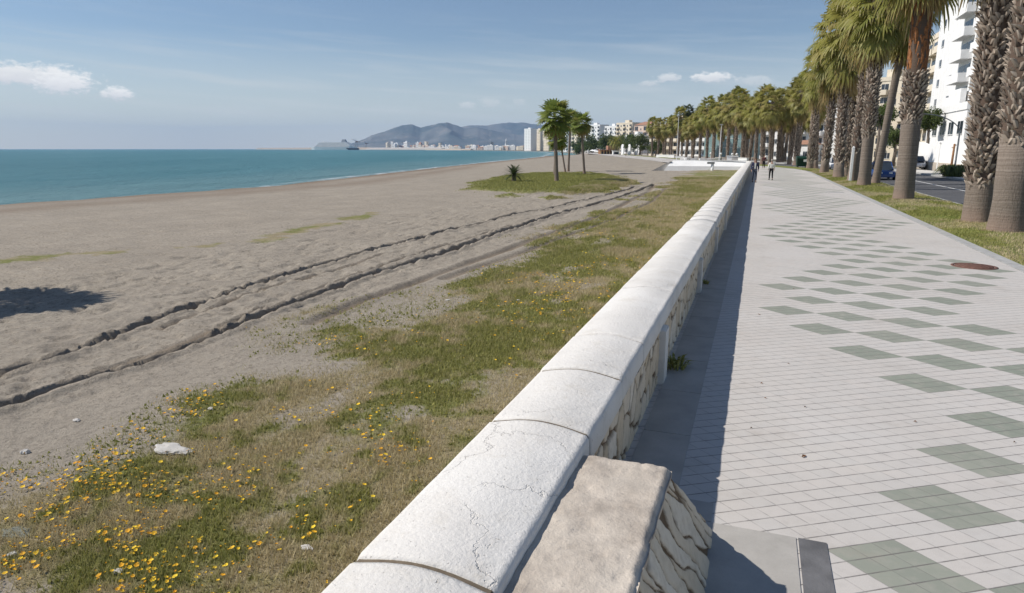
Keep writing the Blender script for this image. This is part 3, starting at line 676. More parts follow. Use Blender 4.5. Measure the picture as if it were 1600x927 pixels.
# leafy rosettes
X, Y, Z, v = scatter_beach(130000, 1.5, 45, 1.7); k = dry_field(X, Y) < .55; X, Y, Z = X[k], Y[k], Z[k]
sc = 1+Y*.03
blades('ground_cover_leaves', X, Y, Z+.01, (.01+.02*RS.rand(len(X)))*sc, (.022+.02*RS.rand(len(X)))*sc, RS.rand(len(X)), RS.rand(len(X))*.15, M_blade)
# yellow flowers
def flowers():
    n = 170000; Y = 1.5+40*RS.rand(n)**1.9; X = -1.7-RS.rand(n)*(6.6+Y*.02); v, l = veg_mask(X, Y); z, tr = beach_full(X, Y)
    cl = fbm(X*2.2, Y*2.0, 4, 80); spot = np.zeros(n)
    for px_, py_, sx, sy, am in ((60, 790, 1.0, .5, 1), (185, 745, .8, .45, 1), (40, 885, .6, .4, 1), (170, 850, .6, .4, .9), (335, 640, .9, .35, .7), (150, 672, .7, .22, .8), (560, 542, .7, .35, .7), (590, 715, .35, .3, .9), (360, 770, .6, .4, .35), (230, 905, .6, .3, .6),
        (320, 900, .5, .3, .5), (880, 480, .8, 1.4, .7), (850, 440, 1.2, 1.5, .5), (480, 640, .9, .6, .15), (640, 660, .6, .6, .2), (950, 420, .8, 2., .4), (430, 850, .8, .5, .2)):
        q = at(px_, py_, -.55); spot = np.maximum(spot, am*np.exp(-((X-q.x)/sx)**2-((Y-q.y)/sy)**2))
    pr = sst(.42, .62, cl)*(.04+spot)*sst(.05, .4, v)*.36
    k = RS.rand(n) < pr; X, Y, Z = X[k], Y[k], z[k]; n = len(X); print('flowers', n)
    V = []; F = []; rr = []
    r = .006+.014*RS.rand(n)**2; r = r*(1+Y*.035)
    a0 = RS.rand(n)*6.28; V = np.zeros((n, 6, 3)); h = .02+.035*RS.rand(n)*(1+Y*.02); tx = (RS.rand(n)-.5)*.6; ty = (RS.rand(n)-.5)*.6
    for i in range(5):
        c, s = np.cos(a0+i*1.2566), np.sin(a0+i*1.2566); V[:, i] = np.stack([X+c*r, Y+s*r, Z+h+r*(c*tx+s*ty)+.003], -1)
    V[:, 5] = np.stack([X, Y, Z+h-.004], -1)
    b = (np.arange(n)*6)[:, None]; F = np.concatenate([b+np.array([[i, (i+1) % 5, 5]]) for i in range(5)], 0)
    tag(from_np('yellow_flowers', V.reshape(-1, 3), F, M_flower, attrs=dict(rnd=np.repeat(RS.rand(n), 6))), kind='stuff')['label'] = 'small yellow flowers dotted through the weeds'
flowers()
# lawn blades on the palm island, the verge
n = 110000; u = (RS.rand(n)*2-1)*9; w = (RS.rand(n)*2-1)*26-4; X = ISL.x+u*CY-w*SY; Y = ISL.y+u*SY+w*CY; v, l = veg_mask(X, Y); k = RS.rand(n) < l; X, Y = X[k], Y[k]; z = beach_full(X, Y)[0]+l[k]*.22
blades('lawn_grass', X, Y, z, .05+.09*RS.rand(len(X)), .03+.03*RS.rand(len(X)), RS.rand(len(X)), .25*RS.rand(len(X)), M_blade)
n = 150000; Y = 15+75*RS.rand(n)**1.6; X = 5.64+RS.rand(n)*3.2; z = .10*np.sin((X-5.62)/3.23*PI)+(fbm(X*1.2, Y*1.2, 4, 50)-.5)*.07*np.minimum(1, (X-5.62)*3)
k = RS.rand(n) < .25+1.2*(fbm(X*.7, Y*.5, 4, 90)-.25); X, Y, z = X[k], Y[k], z[k]
X = X+np.interp(Y, YS, [cyv(y) for y in YS])
for (a_, b_, r_) in ((1572, 366, .55), (1527, 351, .5), (1411, 314, .52), (1349, 292, .48), (1367, 289, .36), (1331.5, 285, .42), (1310, 279, .45)):
    q = at(a_, b_); th = RS.rand(1400)*2*PI; rr_ = r_+.16*RS.rand(1400)**2; X = np.append(X, q.x+rr_*np.cos(th)); Y = np.append(Y, q.y+rr_*np.sin(th)); z = np.append(z, np.full(1400, .07))
blades('verge_grass', X, Y, z, (.02+.05*RS.rand(len(X)))*(1+Y*.01), (.010+.012*RS.rand(len(X)))*(1+Y*.012), RS.rand(len(X)), np.clip(sst(.45, .62, fbm(X*.9, Y*.5, 4, 91))+.3*RS.rand(len(X))-.1, 0, 1), M_blade)
# weeds rooted in the wall foot
def tuft(name, label, loc, n, h, w, m=None, cat='plant', spread=.1, droop=.3):
    V = []; F = []; rn = []
    for i in range(n):
        a = random.random()*2*PI; r = random.random()*spread; b = Vector((math.cos(a)*r, math.sin(a)*r, 0)); L = h*random.uniform(.6, 1.1)
        o = Vector((math.cos(a), math.sin(a), 0)); out_ = random.uniform(.2, 1.0); s = Vector((-o.y, o.x, 0))*w*.5; mid = b+o*L*out_*.4+Vector((0, 0, L*.65)); tip = b+o*L*out_+Vector((0, 0, L*(1-droop*out_*1.4)))
        k = len(V); V += [b-s*.4, b+s*.4, mid+s, mid-s, tip]; F += [(k, k+1, k+2, k+3), (k+3, k+2, k+4, k+4)]; rn += [random.random()]*5
    me = bpy.data.meshes.new(name); me.from_pydata([tuple(v) for v in V], [], [f[:3] if f[2] == f[3] else f for f in F]); me.update()
    for an, dv in (('rnd', rn), ('dry', [0.1]*len(rn))):
        q = me.attributes.new(an, 'FLOAT', 'POINT'); q.data.foreach_set('value', dv)
    o = mesh_obj(name, me, m or M_blade); o.location = loc; return tag(o, label, cat)
tuft('weed', 'small green weed growing at the wall foot just past the nearest pillar', (-.74, 7.65, 0), 90, .16, .03, spread=.14)
tuft('weed', 'thin green weed at the wall foot past the second pillar', (-.77, 12.9, 0), 50, .10, .02, spread=.08)
# leaf litter on the tiles
mb = MB()
litter = [(1256, 714), (1186, 492), (1190, 600), (1196, 623), (1232, 569), (1258, 637), (1585, 692), (1174, 670), (1240, 452), (1340, 400), (1430, 660)]
for i, (a, b) in enumerate(litter):
    p = at(a, b, 0); s = .035 if i < 2 else .018; q = random.random()*3; c, sn = math.cos(q), math.sin(q)
    m1 = MB(); m1.add([(p.x+c*s, p.y+sn*s, .006), (p.x-sn*s*.4, p.y+c*s*.4, .018), (p.x-c*s, p.y-sn*s, .007), (p.x+sn*s*.4, p.y-c*s*.4, .012)], [(0, 1, 2), (0, 2, 3)])
    tag(m1.build('fallen_leaf', M_wood, fix=False), ['dead brown leaf lying on the pale tiles in the near foreground', 'dead leaf lying on a green tile diamond'][i] if i < 2 else 'tiny dry leaf scrap lying on the promenade tiles', 'leaf', None if i < 2 else 'leaf scraps on the tiles')
# flat stones on the sand
def rock(name, label, loc, s, m, seed, cat='stone', group=None):
    rs = random.Random(seed); bm = bmesh.new(); bmesh.ops.create_icosphere(bm, subdivisions=3, radius=1)
    for v in bm.verts:
        n = v.co.copy(); q = 1+.25*math.sin(n.x*3+seed)*math.cos(n.y*4-seed)+.12*math.sin(n.x*9+n.y*7+seed); v.co = Vector((n.x*s[0]*q, n.y*s[1]*q, n.z*s[2]*(1 if n.z > 0 else .6)+.12*s[2]*math.sin(n.x*8+seed)))
    me = bpy.data.meshes.new(name); bm.to_mesh(me); bm.free(); o = mesh_obj(name, me, m); o.location = loc; return tag(o, label, cat, group)
def onb(px, py, dz=0):
    p = at(px, py, -.6)
    for _ in range(6): zz = float(beach_full(np.array([p.x]), np.array([p.y]))[0][0]); p = at(px, py, zz)
    return Vector((p.x, p.y, p.z+dz))
rock('flat_stone', 'flat pale grey slab of stone lying in the weeds', onb(270, 706, .025), (.23, .10, .035), M_concrete, 3)
rock('flat_stone', 'grey-green flat stone half buried at the left edge', onb(28, 832, .0), (.14, .07, .02), M_slate, 5)
for i, (a, b) in enumerate([(40, 708), (120, 658), (838, 366), (668, 374), (185, 895), (480, 858), (20, 868), (330, 640), (700, 470), (810, 470)]):
    rock('pebble', ['small white stone in the grass near the left edge', 'small pale pebble on the sand above the yellow flowers', 'white pebble on a dark clod beyond the tyre tracks', 'white pebble beside the upper tyre track', None, None, None, None, None, None][i] or 'tiny pale pebble among the weeds', onb(a, b, .01), (.035+.01*(i % 3), .028, .018) if i > 0 else (.05, .04, .03), M_concrete, i+10, 'pebble', None if i < 4 else 'pebbles among the weeds')
mb = None
# ------------------------------------------------------------------ palms
def fan_crown(name, m, nf=46, rad=1.15, pet=1.15, seg=20, elmin=-62, elmax=82, seed=1, parent=None, z0=0, hang=.5, dryf=.12, drop=.9):
    rs = np.random.RandomState(seed); V = []; F = []; rn = []; dr = []
    def quad(a, b, c, d, r, k):
        i = len(V); V.extend([a, b, c, d]); F.append((i, i+1, i+2, i+3)); rn.extend([r]*4); dr.extend([k]*4)
    for i in range(nf):
        t = i/(nf-1); az = i*2.39996+rs.rand()*.4; el = R(elmax+(elmin-elmax)*t**.85+rs.uniform(-9, 9)); k = 0. if t < 1-dryf else rs.uniform(.5, 1)
        if rs.rand() < .08: k = max(k, .4)
        H = np.array([math.cos(az), math.sin(az), 0]); U = np.array([0, 0, 1.]); side = np.array([-math.sin(az), math.cos(az), 0])
        L = pet*rs.uniform(.75, 1.15); base = H*.12+U*(z0-drop*t)
        d0 = H*math.cos(el)+U*math.sin(el); d1 = H*math.cos(el-.45)+U*math.sin(el-.45)
        p1 = base+d0*L*.5; p2 = p1+d1*L*.5; r0 = rs.rand()*.5+.25
        for (a, b, w0, w1) in ((base, p1, .035, .025), (p1, p2, .025, .018)):
            quad(a-side*w0, a+side*w0, b+side*w1, b-side*w1, .9, .15)
        # blade
        nrm = np.cross(side, d1); nrm /= np.linalg.norm(nrm); fd = d1
        rr = rad*rs.uniform(.8, 1.15); spread = R(rs.uniform(105, 135)); roll = rs.uniform(-.5, .5); s2 = side*math.cos(roll)+nrm*math.sin(roll)
        n2 = np.cross(s2, fd)
        for j in range(seg):
            q = (j+.5)/seg*2-1; a = q*spread; dd = fd*math.cos(a)+s2*math.sin(a)-n2*(.0)
            nxt = -fd*math.sin(a)+s2*math.cos(a); ln = rr*(1-.25*abs(q))*rs.uniform(.85, 1.1); w = rr*spread/seg*.55
            fold = U*(-.0)
            pm = p2+dd*ln*.55+n2*.10*(1-abs(q))*0; dr_ = hang*rs.uniform(.5, 1.4)
            pe = pm+dd*ln*.38-U*ln*.30*dr_; pe2 = pe+dd*ln*.08-U*ln*.28*dr_
            r = min(1, max(0, r0+rs.uniform(-.25, .25)))
            quad(p2, p2, pm+nxt*w, pm-nxt*w, r, k) if False else None
            b_ = len(V); V.extend([p2+nxt*w*.15, pm+nxt*w, pm-nxt*w, p2-nxt*w*.15]); F.append((b_, b_+1, b_+2, b_+3)); rn.extend([r]*4); dr.extend([k]*4)
            quad(pm-nxt*w, pm+nxt*w, pe+nxt*w*.55, pe-nxt*w*.55, r, k)
            quad(pe-nxt*w*.55, pe+nxt*w*.55, pe2+nxt*w*.1, pe2-nxt*w*.1, r, min(1, k+.35))
    return np.array(V), np.array(F), np.array(rn), np.array(dr)
def boots(H0, H1, rad_of, seed, spac=.12, wid=.15, ln=.21, out_=.14):
    rs = np.random.RandomState(seed); V = []; F = []; rn = []; tp = []; z = H0; ring = 0
    while z < H1:
        r = rad_of(z); n = max(8, int(2*PI*r/wid)); edge = min(1, (z-H0)/.5+.25)
        for k in range(n):
            if rs.rand() < .16: continue
            a = (k+.5*(ring % 2)+rs.uniform(-.2, .2))/n*2*PI; h = np.array([math.cos(a), math.sin(a), 0]); s = np.array([-math.sin(a), math.cos(a), 0]); zz = z+rs.uniform(-.04, .04)
            L = ln*rs.uniform(.6, 1.25); o = out_*rs.uniform(.4, 1.5)*edge; w = wid*.5*rs.uniform(.7, 1.05); tw = rs.uniform(-.13, .13)
            b = h*(r-.02)+np.array([0, 0, zz]); q = rs.rand()
            c = h*(r+.035)+np.array([0, 0, zz+.02]); tip = h*(r+o)+s*tw+np.array([0, 0, zz+L]); i = len(V)
            V += [b-s*w, c, b+s*w, tip-s*w*.38, tip+s*w*.38+h*.012, h*(r+o*.4)+np.array([0, 0, zz+L*.9])]; F += [(i, i+1, i+3, i+3), (i+1, i+2, i+4, i+3), (i+3, i+4, i+5, i+5), (i, i+3, i+5, i+5), (i+2, i+5, i+4, i+4)]
            rn += [q]*6; tp += [.0, .1, .0, 1, 1, .3]
        z += spac; ring += 1
    F = [f for f in F]; return np.array(V), F, rn, tp
def tri_mesh(name, V, F, attrs, m, parent):
    me = bpy.data.meshes.new(name); me.from_pydata([tuple(v) for v in V], [], [tuple(dict.fromkeys(f)) for f in F]); me.update()
    for an, dv in attrs.items(): q = me.attributes.new(an, 'FLOAT', 'POINT'); q.data.foreach_set('value', np.asarray(dv, np.float32))
    return mesh_obj(name, me, m, parent)
def make_palm(name, label, cat, H=10.6, r0=.48, r1=.36, rb=.50, smooth=1.2, lean=(0, 0), seed=1, fibre=0, crown=None, group=None, bend=0, m=None, boot_top=None):
    t = thing(name, label, cat, (0, 0, 0), 0, group)
    def rad(z): return (r1+(r0-r1)*math.exp(-z/.55)) if z < smooth else r1
    def cen(z): q = z/H; return (lean[0]*q+bend*math.sin(q*PI), lean[1]*q)
    mb = MB(); zs = sorted([-.15, 0, .12, .3, .6, 1., 1.5]+[1.5+i*(H-1.5)/8 for i in range(1, 9)]+([smooth+.2, smooth+.3] if smooth < H-2 else []))
    n = 24; vs = []; fs = []
    for z in zs:
        cx, cy = cen(max(z, 0))
        for k in range(n):
            a = 2*PI*k/n; r = rad(z)*(1+.04*math.sin(3*a+seed)+.03*math.sin(7*a+z*3)); vs.append((cx+r*math.cos(a), cy+r*math.sin(a), z))
    for i in range(len(zs)-1):
        for k in range(n): fs.append((i*n+k, i*n+(k+1) % n, (i+1)*n+(k+1) % n, (i+1)*n+k))
    mb.add(vs, fs, 0, True); tk = mb.build('trunk', M_trunk, t, fix=False); dk_ = tk.data.attributes.new('dead', 'FLOAT', 'POINT'); dk_.data.foreach_set('value', np.array([1. if v[2] > smooth+.25 and (boot_top or H) > smooth+.2 and smooth < H-2 else 0. for v in vs], np.float32))
    bt = boot_top or H-.2-fibre
    if bt > smooth+.2:
        V, F, rn, tp = boots(smooth, bt, lambda z: r1-.02+(rb-r1-.05)*min(1, (z-smooth)/.8), seed)
        for i in range(len(V)): cx, cy = cen(V[i][2]); V[i][0] += cx; V[i][1] += cy
        tri_mesh('old_leaf_bases', V, F, dict(rnd=rn, tip=tp), M_boot, t)
    if fibre:
        V, F, rn, tp = boots(H-fibre-.3, H+.2, lambda z: r1*.95, seed+7, .22, .26, .55, .03)
        for i in range(len(V)): cx, cy = cen(V[i][2]); V[i][0] += cx; V[i][1] += cy
        tri_mesh('fibre_sheath', V, F, dict(rnd=rn, tip=tp), M_fibre, t)
    c = crown or {}; V, F, rn, dr = fan_crown('crown', m or M_frond, seed=seed, **c)
    cx, cy = cen(H); V = V+np.array([cx, cy, H+.25]); o = from_np('crown', V, F, m or M_frond, t, attrs=dict(rnd=rn, dry=dr))
    return t
BIG = dict(nf=80, rad=1.2, pet=1.4, seg=22, elmin=-75, elmax=85, hang=.85, drop=1.6)
MID = dict(nf=80, rad=1.1, pet=1.25, seg=16, elmin=-74, elmax=88, hang=.7, dryf=.14, drop=3.0)
def place(o, p, rz=0): o.location = (p.x, p.y, .05); o.rotation_euler = (0, 0, rz)
random.seed(9)
pA = make_palm('palm_tree', 'thick palm at the right edge, its trunk smooth below and shaggy above', 'palm tree', H=11.5, r0=.50, r1=.42, rb=.47, smooth=2.55, seed=11, crown=BIG, lean=(-.4, 0)); place(pA, at(1572, 366))
pB = make_palm('palm_tree', 'second thick palm from the right edge, ragged old leaf bases reaching low down its trunk', 'palm tree', H=11.2, r0=.46, r1=.42, rb=.50, smooth=1.15, seed=12, crown=BIG, lean=(-.5, 0)); place(pB, at(1527, 351))
pC = make_palm('palm_tree', 'palm with red-brown fibre under its crown, third from the right edge', 'palm tree', H=12.2, r0=.47, r1=.42, rb=.50, smooth=3.6, seed=13, crown=dict(BIG, elmin=-62), fibre=6.0, lean=(-.25, 0)); place(pC, at(1411, 314))
pD = make_palm('palm_tree', 'palm left of the blue car, smooth grey to head height and shaggy above', 'palm tree', H=12.6, r0=.45, r1=.36, rb=.42, smooth=3.0, seed=14, crown=MID, lean=(-.2, 0)); place(pD, at(1349, 292))
pE = make_palm('palm_tree', 'slim dark leaning palm directly left of the blue car', 'palm tree', H=12.8, r0=.32, r1=.24, rb=.25, smooth=8, seed=15, crown=MID, lean=(.9, 0)); place(pE, at(1367, 289))
front = [(1331.5, 285, 'palm with a white painted post against its trunk', 2.0), (1310, 279, 'shaggy palm just left of the white post', .35), (1321, 277, 'dark shaded palm between the white post and a shaggy palm', .4),
         (1287, 271, 'palm just right of the shaggy and the dark palm beside the green bin', .9), (1265, 264, 'shaggy palm right beside the green bin', .5), (1274, 263.5, 'dark palm just behind the shaggy one beside the green bin', .4),
         (1243, 257, 'slender palm directly left of the green bin', .6), (1233, 256, 'leaning palm second to the left of the green bin', .5), (1216, 253.5, 'palm above the walker in the white top', .5), (1222, 252, 'thin palm just right of the walker in the white top', .5)]
pv = [make_palm('palm_tree', 'x', 'palm tree', H=10.6, r0=.44, r1=.36, rb=.43, smooth=.5, seed=21, crown=MID, lean=(.15, .1)),
      make_palm('palm_tree', 'x', 'palm tree', H=11.2, r0=.36, r1=.27, rb=.31, smooth=1.6, seed=22, crown=MID, lean=(-.2, .2)),
      make_palm('palm_tree', 'x', 'palm tree', H=10.2, r0=.38, r1=.30, rb=.34, smooth=.8, seed=23, crown=MID, lean=(.3, -.2), bend=.2)]
used = [False]*3
def put_palm(p, label, group=None, k=None, s=1., rz=None):
    k = random.choice((1, 1, 2)) if k is None else k; rz = random.random()*6 if rz is None else rz
    if not used[k]: used[k] = True; o = pv[k]
    else: o = copy_tree(pv[k])
    o.location = (p.x, p.y, p.z); o.rotation_euler = (0, 0, rz); o.scale = s if isinstance(s, tuple) else (s, s, s); o['label'] = label
    if group: o['group'] = group
    elif 'group' in o: del o['group']
    return o
for i, (a, b, l, sm) in enumerate(front): put_palm(at(a, b), l, None, 1 if sm > 1 else (i % 2)*2, s=[(1.2, 1.2, 1.3), (1.28, 1.28, 1.36), (1.1, 1.1, 1.15), (1.25, 1.25, 1.38), (1.08, 1.08, 1.24), (1., 1., 1.1), (1.05, 1.05, 1.15), (1.05, 1.05, 1.18), (1.1, 1.1, 1.12), (1., 1., 1.05)][i]); pass
# the avenue curving away to the left, then its second row
far_px = [(1204, 112), (1193, 118), (1182, 121), (1171, 127), (1160, 132), (1148, 137), (1137, 144), (1126, 150), (1116, 155), (1105, 160), (1094, 166), (1083, 172), (1072, 180), (1060, 192), (1049, 203), (1039, 212), (1028, 219), (1019, 226)]
for i, (px, D) in enumerate(far_px):
    p = pt(px, 233, D); p.z = 0; put_palm(p, ['first','second','third','fourth','fifth','sixth','seventh','eighth','ninth','tenth','eleventh','twelfth','thirteenth','fourteenth','fifteenth','sixteenth','seventeenth','eighteenth'][17-i]+' palm from the left end of the far avenue, front row', 'palms in the front row of the far avenue', s=random.uniform(.88, 1.12))
for i in range(17):
    px = 1035+i*14.5+random.uniform(-4, 4); D = 245-i*7.0+random.uniform(-6, 6); p = pt(px, 233, D); p.z = 0
    put_palm(p, 'palm in the crowded back row of the far avenue, half hidden by the front row', 'palms in the back row of the far avenue', s=random.uniform(.9, 1.02))
for i, y in enumerate((58, 73, 90, 108, 126)):
    pass
# tall dark crowns above the avenue
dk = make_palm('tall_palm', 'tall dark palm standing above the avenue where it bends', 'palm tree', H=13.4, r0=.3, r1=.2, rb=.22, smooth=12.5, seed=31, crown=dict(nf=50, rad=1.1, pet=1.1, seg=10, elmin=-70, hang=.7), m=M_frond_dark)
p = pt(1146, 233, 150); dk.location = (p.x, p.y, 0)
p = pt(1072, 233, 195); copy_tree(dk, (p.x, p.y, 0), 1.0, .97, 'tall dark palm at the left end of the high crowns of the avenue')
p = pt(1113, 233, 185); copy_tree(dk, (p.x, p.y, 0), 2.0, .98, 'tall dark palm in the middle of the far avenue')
# palm group on the island lawn
ISM = dict(nf=54, rad=1.15, pet=1.1, seg=12, elmin=-50, elmax=88, hang=.22, dryf=.08, drop=.5)
def isl(px, py, top, label, w, seed, lean=0, k=None):
    b = onb(px, py, .1); D = -b.x*SY+b.y*CY; zt = pt(px, top, D).z
    o = make_palm('island_palm', label, 'palm tree', H=(zt-b.z)-1.1*w, r0=.17*w+.05, r1=.13*w+.03, rb=.2, smooth=50, seed=seed, crown=dict(ISM, rad=.95*w, pet=.85*w), lean=(lean, 0), m=M_frond_green); o.location = b; return o
isl(870, 287, 163, 'tallest palm on the island lawn, with the fullest crown', 1.15, 41, -.3)
isl(866, 276, 208, 'short palm half hidden behind the tallest island palm', .75, 42, .2)
isl(883, 269, 212, 'low slanting palm between the island trunks', .7, 43, -.8)
isl(888, 268.5, 176, 'slim palm standing behind the tallest island palm', .95, 44, .2)
isl(913, 272.5, 181, 'slim palm standing alone at the right end of the island lawn', .95, 45, -.6)
# palm outside the frame at left whose shadow falls on the sand
oc = make_palm('island_palm', 'palm on the sand beyond the left edge, seen only by its shadow', 'palm tree', H=5.6, r0=.2, r1=.15, rb=.2, smooth=50, seed=46, crown=dict(ISM, rad=.95, pet=.9)); oc.location = (-20.6, 8.0, -.8)
# cycad
def pinnate(name, n, L, w, m, parent, z, seed, up=(75, 5), leaf=22, droop=.5):
    rs = np.random.RandomState(seed); V = []; F = []; rn = []
    for i in range(n):
        t = i/(n-1); az = i*2.39996; el = R(up[0]+(up[1]-up[0])*t); H = np.array([math.cos(az), math.sin(az), 0]); U = np.array([0, 0, 1.]); s = np.array([-math.sin(az), math.cos(az), 0])
        P = np.array([0, 0, z]); d = el; pts = [P]
        for j in range(leaf):
            d -= droop*1.6/leaf; P = P+(H*math.cos(d)+U*math.sin(d))*L/leaf; pts.append(P)
        for j in range(1, leaf):
            q = j/leaf; ln = w*math.sin(PI*min(1, q*.9+.1))**.6; dd = pts[j+1]-pts[j]; dd = dd/np.linalg.norm(dd); r = rs.rand()
            for sg in (-1, 1):
                k = len(V); e = pts[j]+s*sg*ln+dd*ln*.55+U*ln*.15; V += [pts[j]-dd*.012, pts[j]+dd*.03*L, e]; F.append((k, k+1, k+2)); rn += [r]*3
        for j in range(leaf):
            k = len(V); V += [pts[j]-s*.012, pts[j]+s*.012, pts[j+1]]; F.append((k, k+1, k+2)); rn += [.5]*3
    return from_np(name, np.array(V), np.array(F), m, parent, attrs=dict(rnd=rn, dry=np.zeros(len(rn))))
b = onb(803, 287, .05); cy_ = thing('cycad', 'small stubby cycad with stiff dark fronds on the left of the island lawn', 'plant', b)
mb = MB(); mb.lathe((0, 0, 0), [(.24, -.1), (.26, .1), (.22, .5), (.2, .75), (.05, .85)], 12); mb.build('trunk', M_trunk, cy_); pinnate('fronds', 46, 1.25, .22, M_frond_dark, cy_, .75, 5, (85, -5))

# ------------------------------------------------------------------ leafy trees
def tree(name, label, loc, h, cr, m=None, seed=0, n=5000, ls=.28, cat='tree', group=None, trunk=True, sq=.8):
    rs = np.random.RandomState(seed); t = thing(name, label, cat, loc, 0, group)
    mb = MB(); hb = h-cr*1.2*sq; mb.tube([(0, 0, -.3), (.1, 0, hb*.5), (0, .1, hb), (0, 0, h-cr*sq)], [cr*.10+.05, cr*.07+.04, cr*.06+.03, .04], 8)
    for i in range(5):
        a = i*1.3+seed; mb.tube([(0, 0, hb*.8), (math.cos(a)*cr*.35, math.sin(a)*cr*.35, hb+cr*.3), (math.cos(a)*cr*.65, math.sin(a)*cr*.65, hb+cr*.7*sq)], [.1, .07, .03], 6)
    mb.build('trunk', M_trunk, t)
    nc = 26; C = rs.normal(size=(nc, 3)); C /= np.linalg.norm(C, axis=1)[:, None]; C *= (rs.rand(nc)**.4)[:, None]*np.array([cr*.75, cr*.75, cr*.75*sq]); C[:, 2] += h-cr*sq
    ci = rs.randint(0, nc, n); d = rs.normal(size=(n, 3)); d /= np.linalg.norm(d, axis=1)[:, None]; P = C[ci]+d*(cr*.30*rs.rand(n)**.35*(.7+.6*rs.rand(nc)[ci]))[:, None]
    u = rs.normal(size=(n, 3)); u /= np.linalg.norm(u, axis=1)[:, None]; w = np.cross(u, rs.normal(size=(n, 3))); w /= np.linalg.norm(w, axis=1)[:, None]
    s = (ls*(.6+.8*rs.rand(n)))[:, None]; V = np.stack([P-u*s*.5, P+w*s*.3, P+u*s*.5, P-w*s*.3], 1).reshape(-1, 3)
    from_np('crown', V, np.arange(4*n).reshape(n, 4), m or M_leaf, t, attrs=dict(rnd=np.repeat(np.clip(rs.rand(nc)[ci]*.7+.3*rs.rand(n), 0, 1), 4), dry=np.zeros(4*n)))
    return t
p = pt(1447, 233, 92); tree('street_tree', 'round dark green tree before the white tower block', (p.x, p.y, 0), 8.0, 2.0, M_leaf, 2, 6000, .22)
for i, (px, D, h, cr, l) in enumerate([(925, 470, 13, 9, 'olive green tree mass left of the beach restaurant'), (948, 440, 14, 9, 'tree directly behind the beach restaurant'), (985, 360, 11, 6, 'low green tree behind the white sails'),
        (1000, 300, 10, 5, 'small tree left of the cream terrace block'), (905, 560, 13, 9, 'far tree showing right of the island palms'), (1025, 260, 7, 4, 'low tree before the cream terrace block'), (1090, 240, 17, 6.5, 'broad dark tree rising above the far avenue'),
        (1128, 230, 16, 6, 'dark bushy tree filling the far avenue gap'), (1165, 190, 16, 5, 'thin grey-green tree behind the near end of the far avenue'), (975, 420, 12, 7, 'tree between the date palm and the pale houses')]):
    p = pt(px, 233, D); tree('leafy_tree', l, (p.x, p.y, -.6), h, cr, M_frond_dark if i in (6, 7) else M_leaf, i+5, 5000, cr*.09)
p = pt(1370, 233, 105); tree('street_tree', 'bushy green tree seen between the leaning dark palm and the thick palm', (p.x, p.y, 0), 9.5, 2.4, M_leaf, 4, 5000, .24)
p = pt(1398, 233, 112); tree('street_tree', 'tree standing before the cream balcony block, partly behind the thick palm', (p.x, p.y, 0), 6.5, 2.6, M_leaf, 6, 5000, .24)
# date palm by the restaurant and low plants
p = pt(962, 233, 330); dp = thing('date_palm', 'bushy golden-green date palm beside the beach restaurant', 'palm tree', (p.x, p.y, -.6)); mb = MB(); mb.tube([(0, 0, -.3), (0, 0, 6.5)], [.5, .42], 10); mb.build('trunk', M_trunk, dp); pinnate('crown', 70, 5.2, .55, M_frond, dp, 6.5, 8, (85, -25), 24, 1.0)
p = at(1489, 276, 0); tuft('bush', 'spiky green bush on the far pavement in front of the garden wall', (p.x, p.y, 0), 520, 1.5, .11, M_leaf, 'bush', .9, .75)
for i, (px, py, s) in enumerate([(1048, 264, .7), (1136, 263, .5), (1100, 264.5, .3)]):
    p = at(px, py, -.5); tuft('weed_clump', ['green weed clump at the left foot of the jetty wall', 'green weeds at the right end of the jetty wall', 'thin weeds at the middle of the jetty wall foot'][i], (p.x, p.y-.3, -.52), 260, s, .06, M_blade, 'plant', s*1.4)

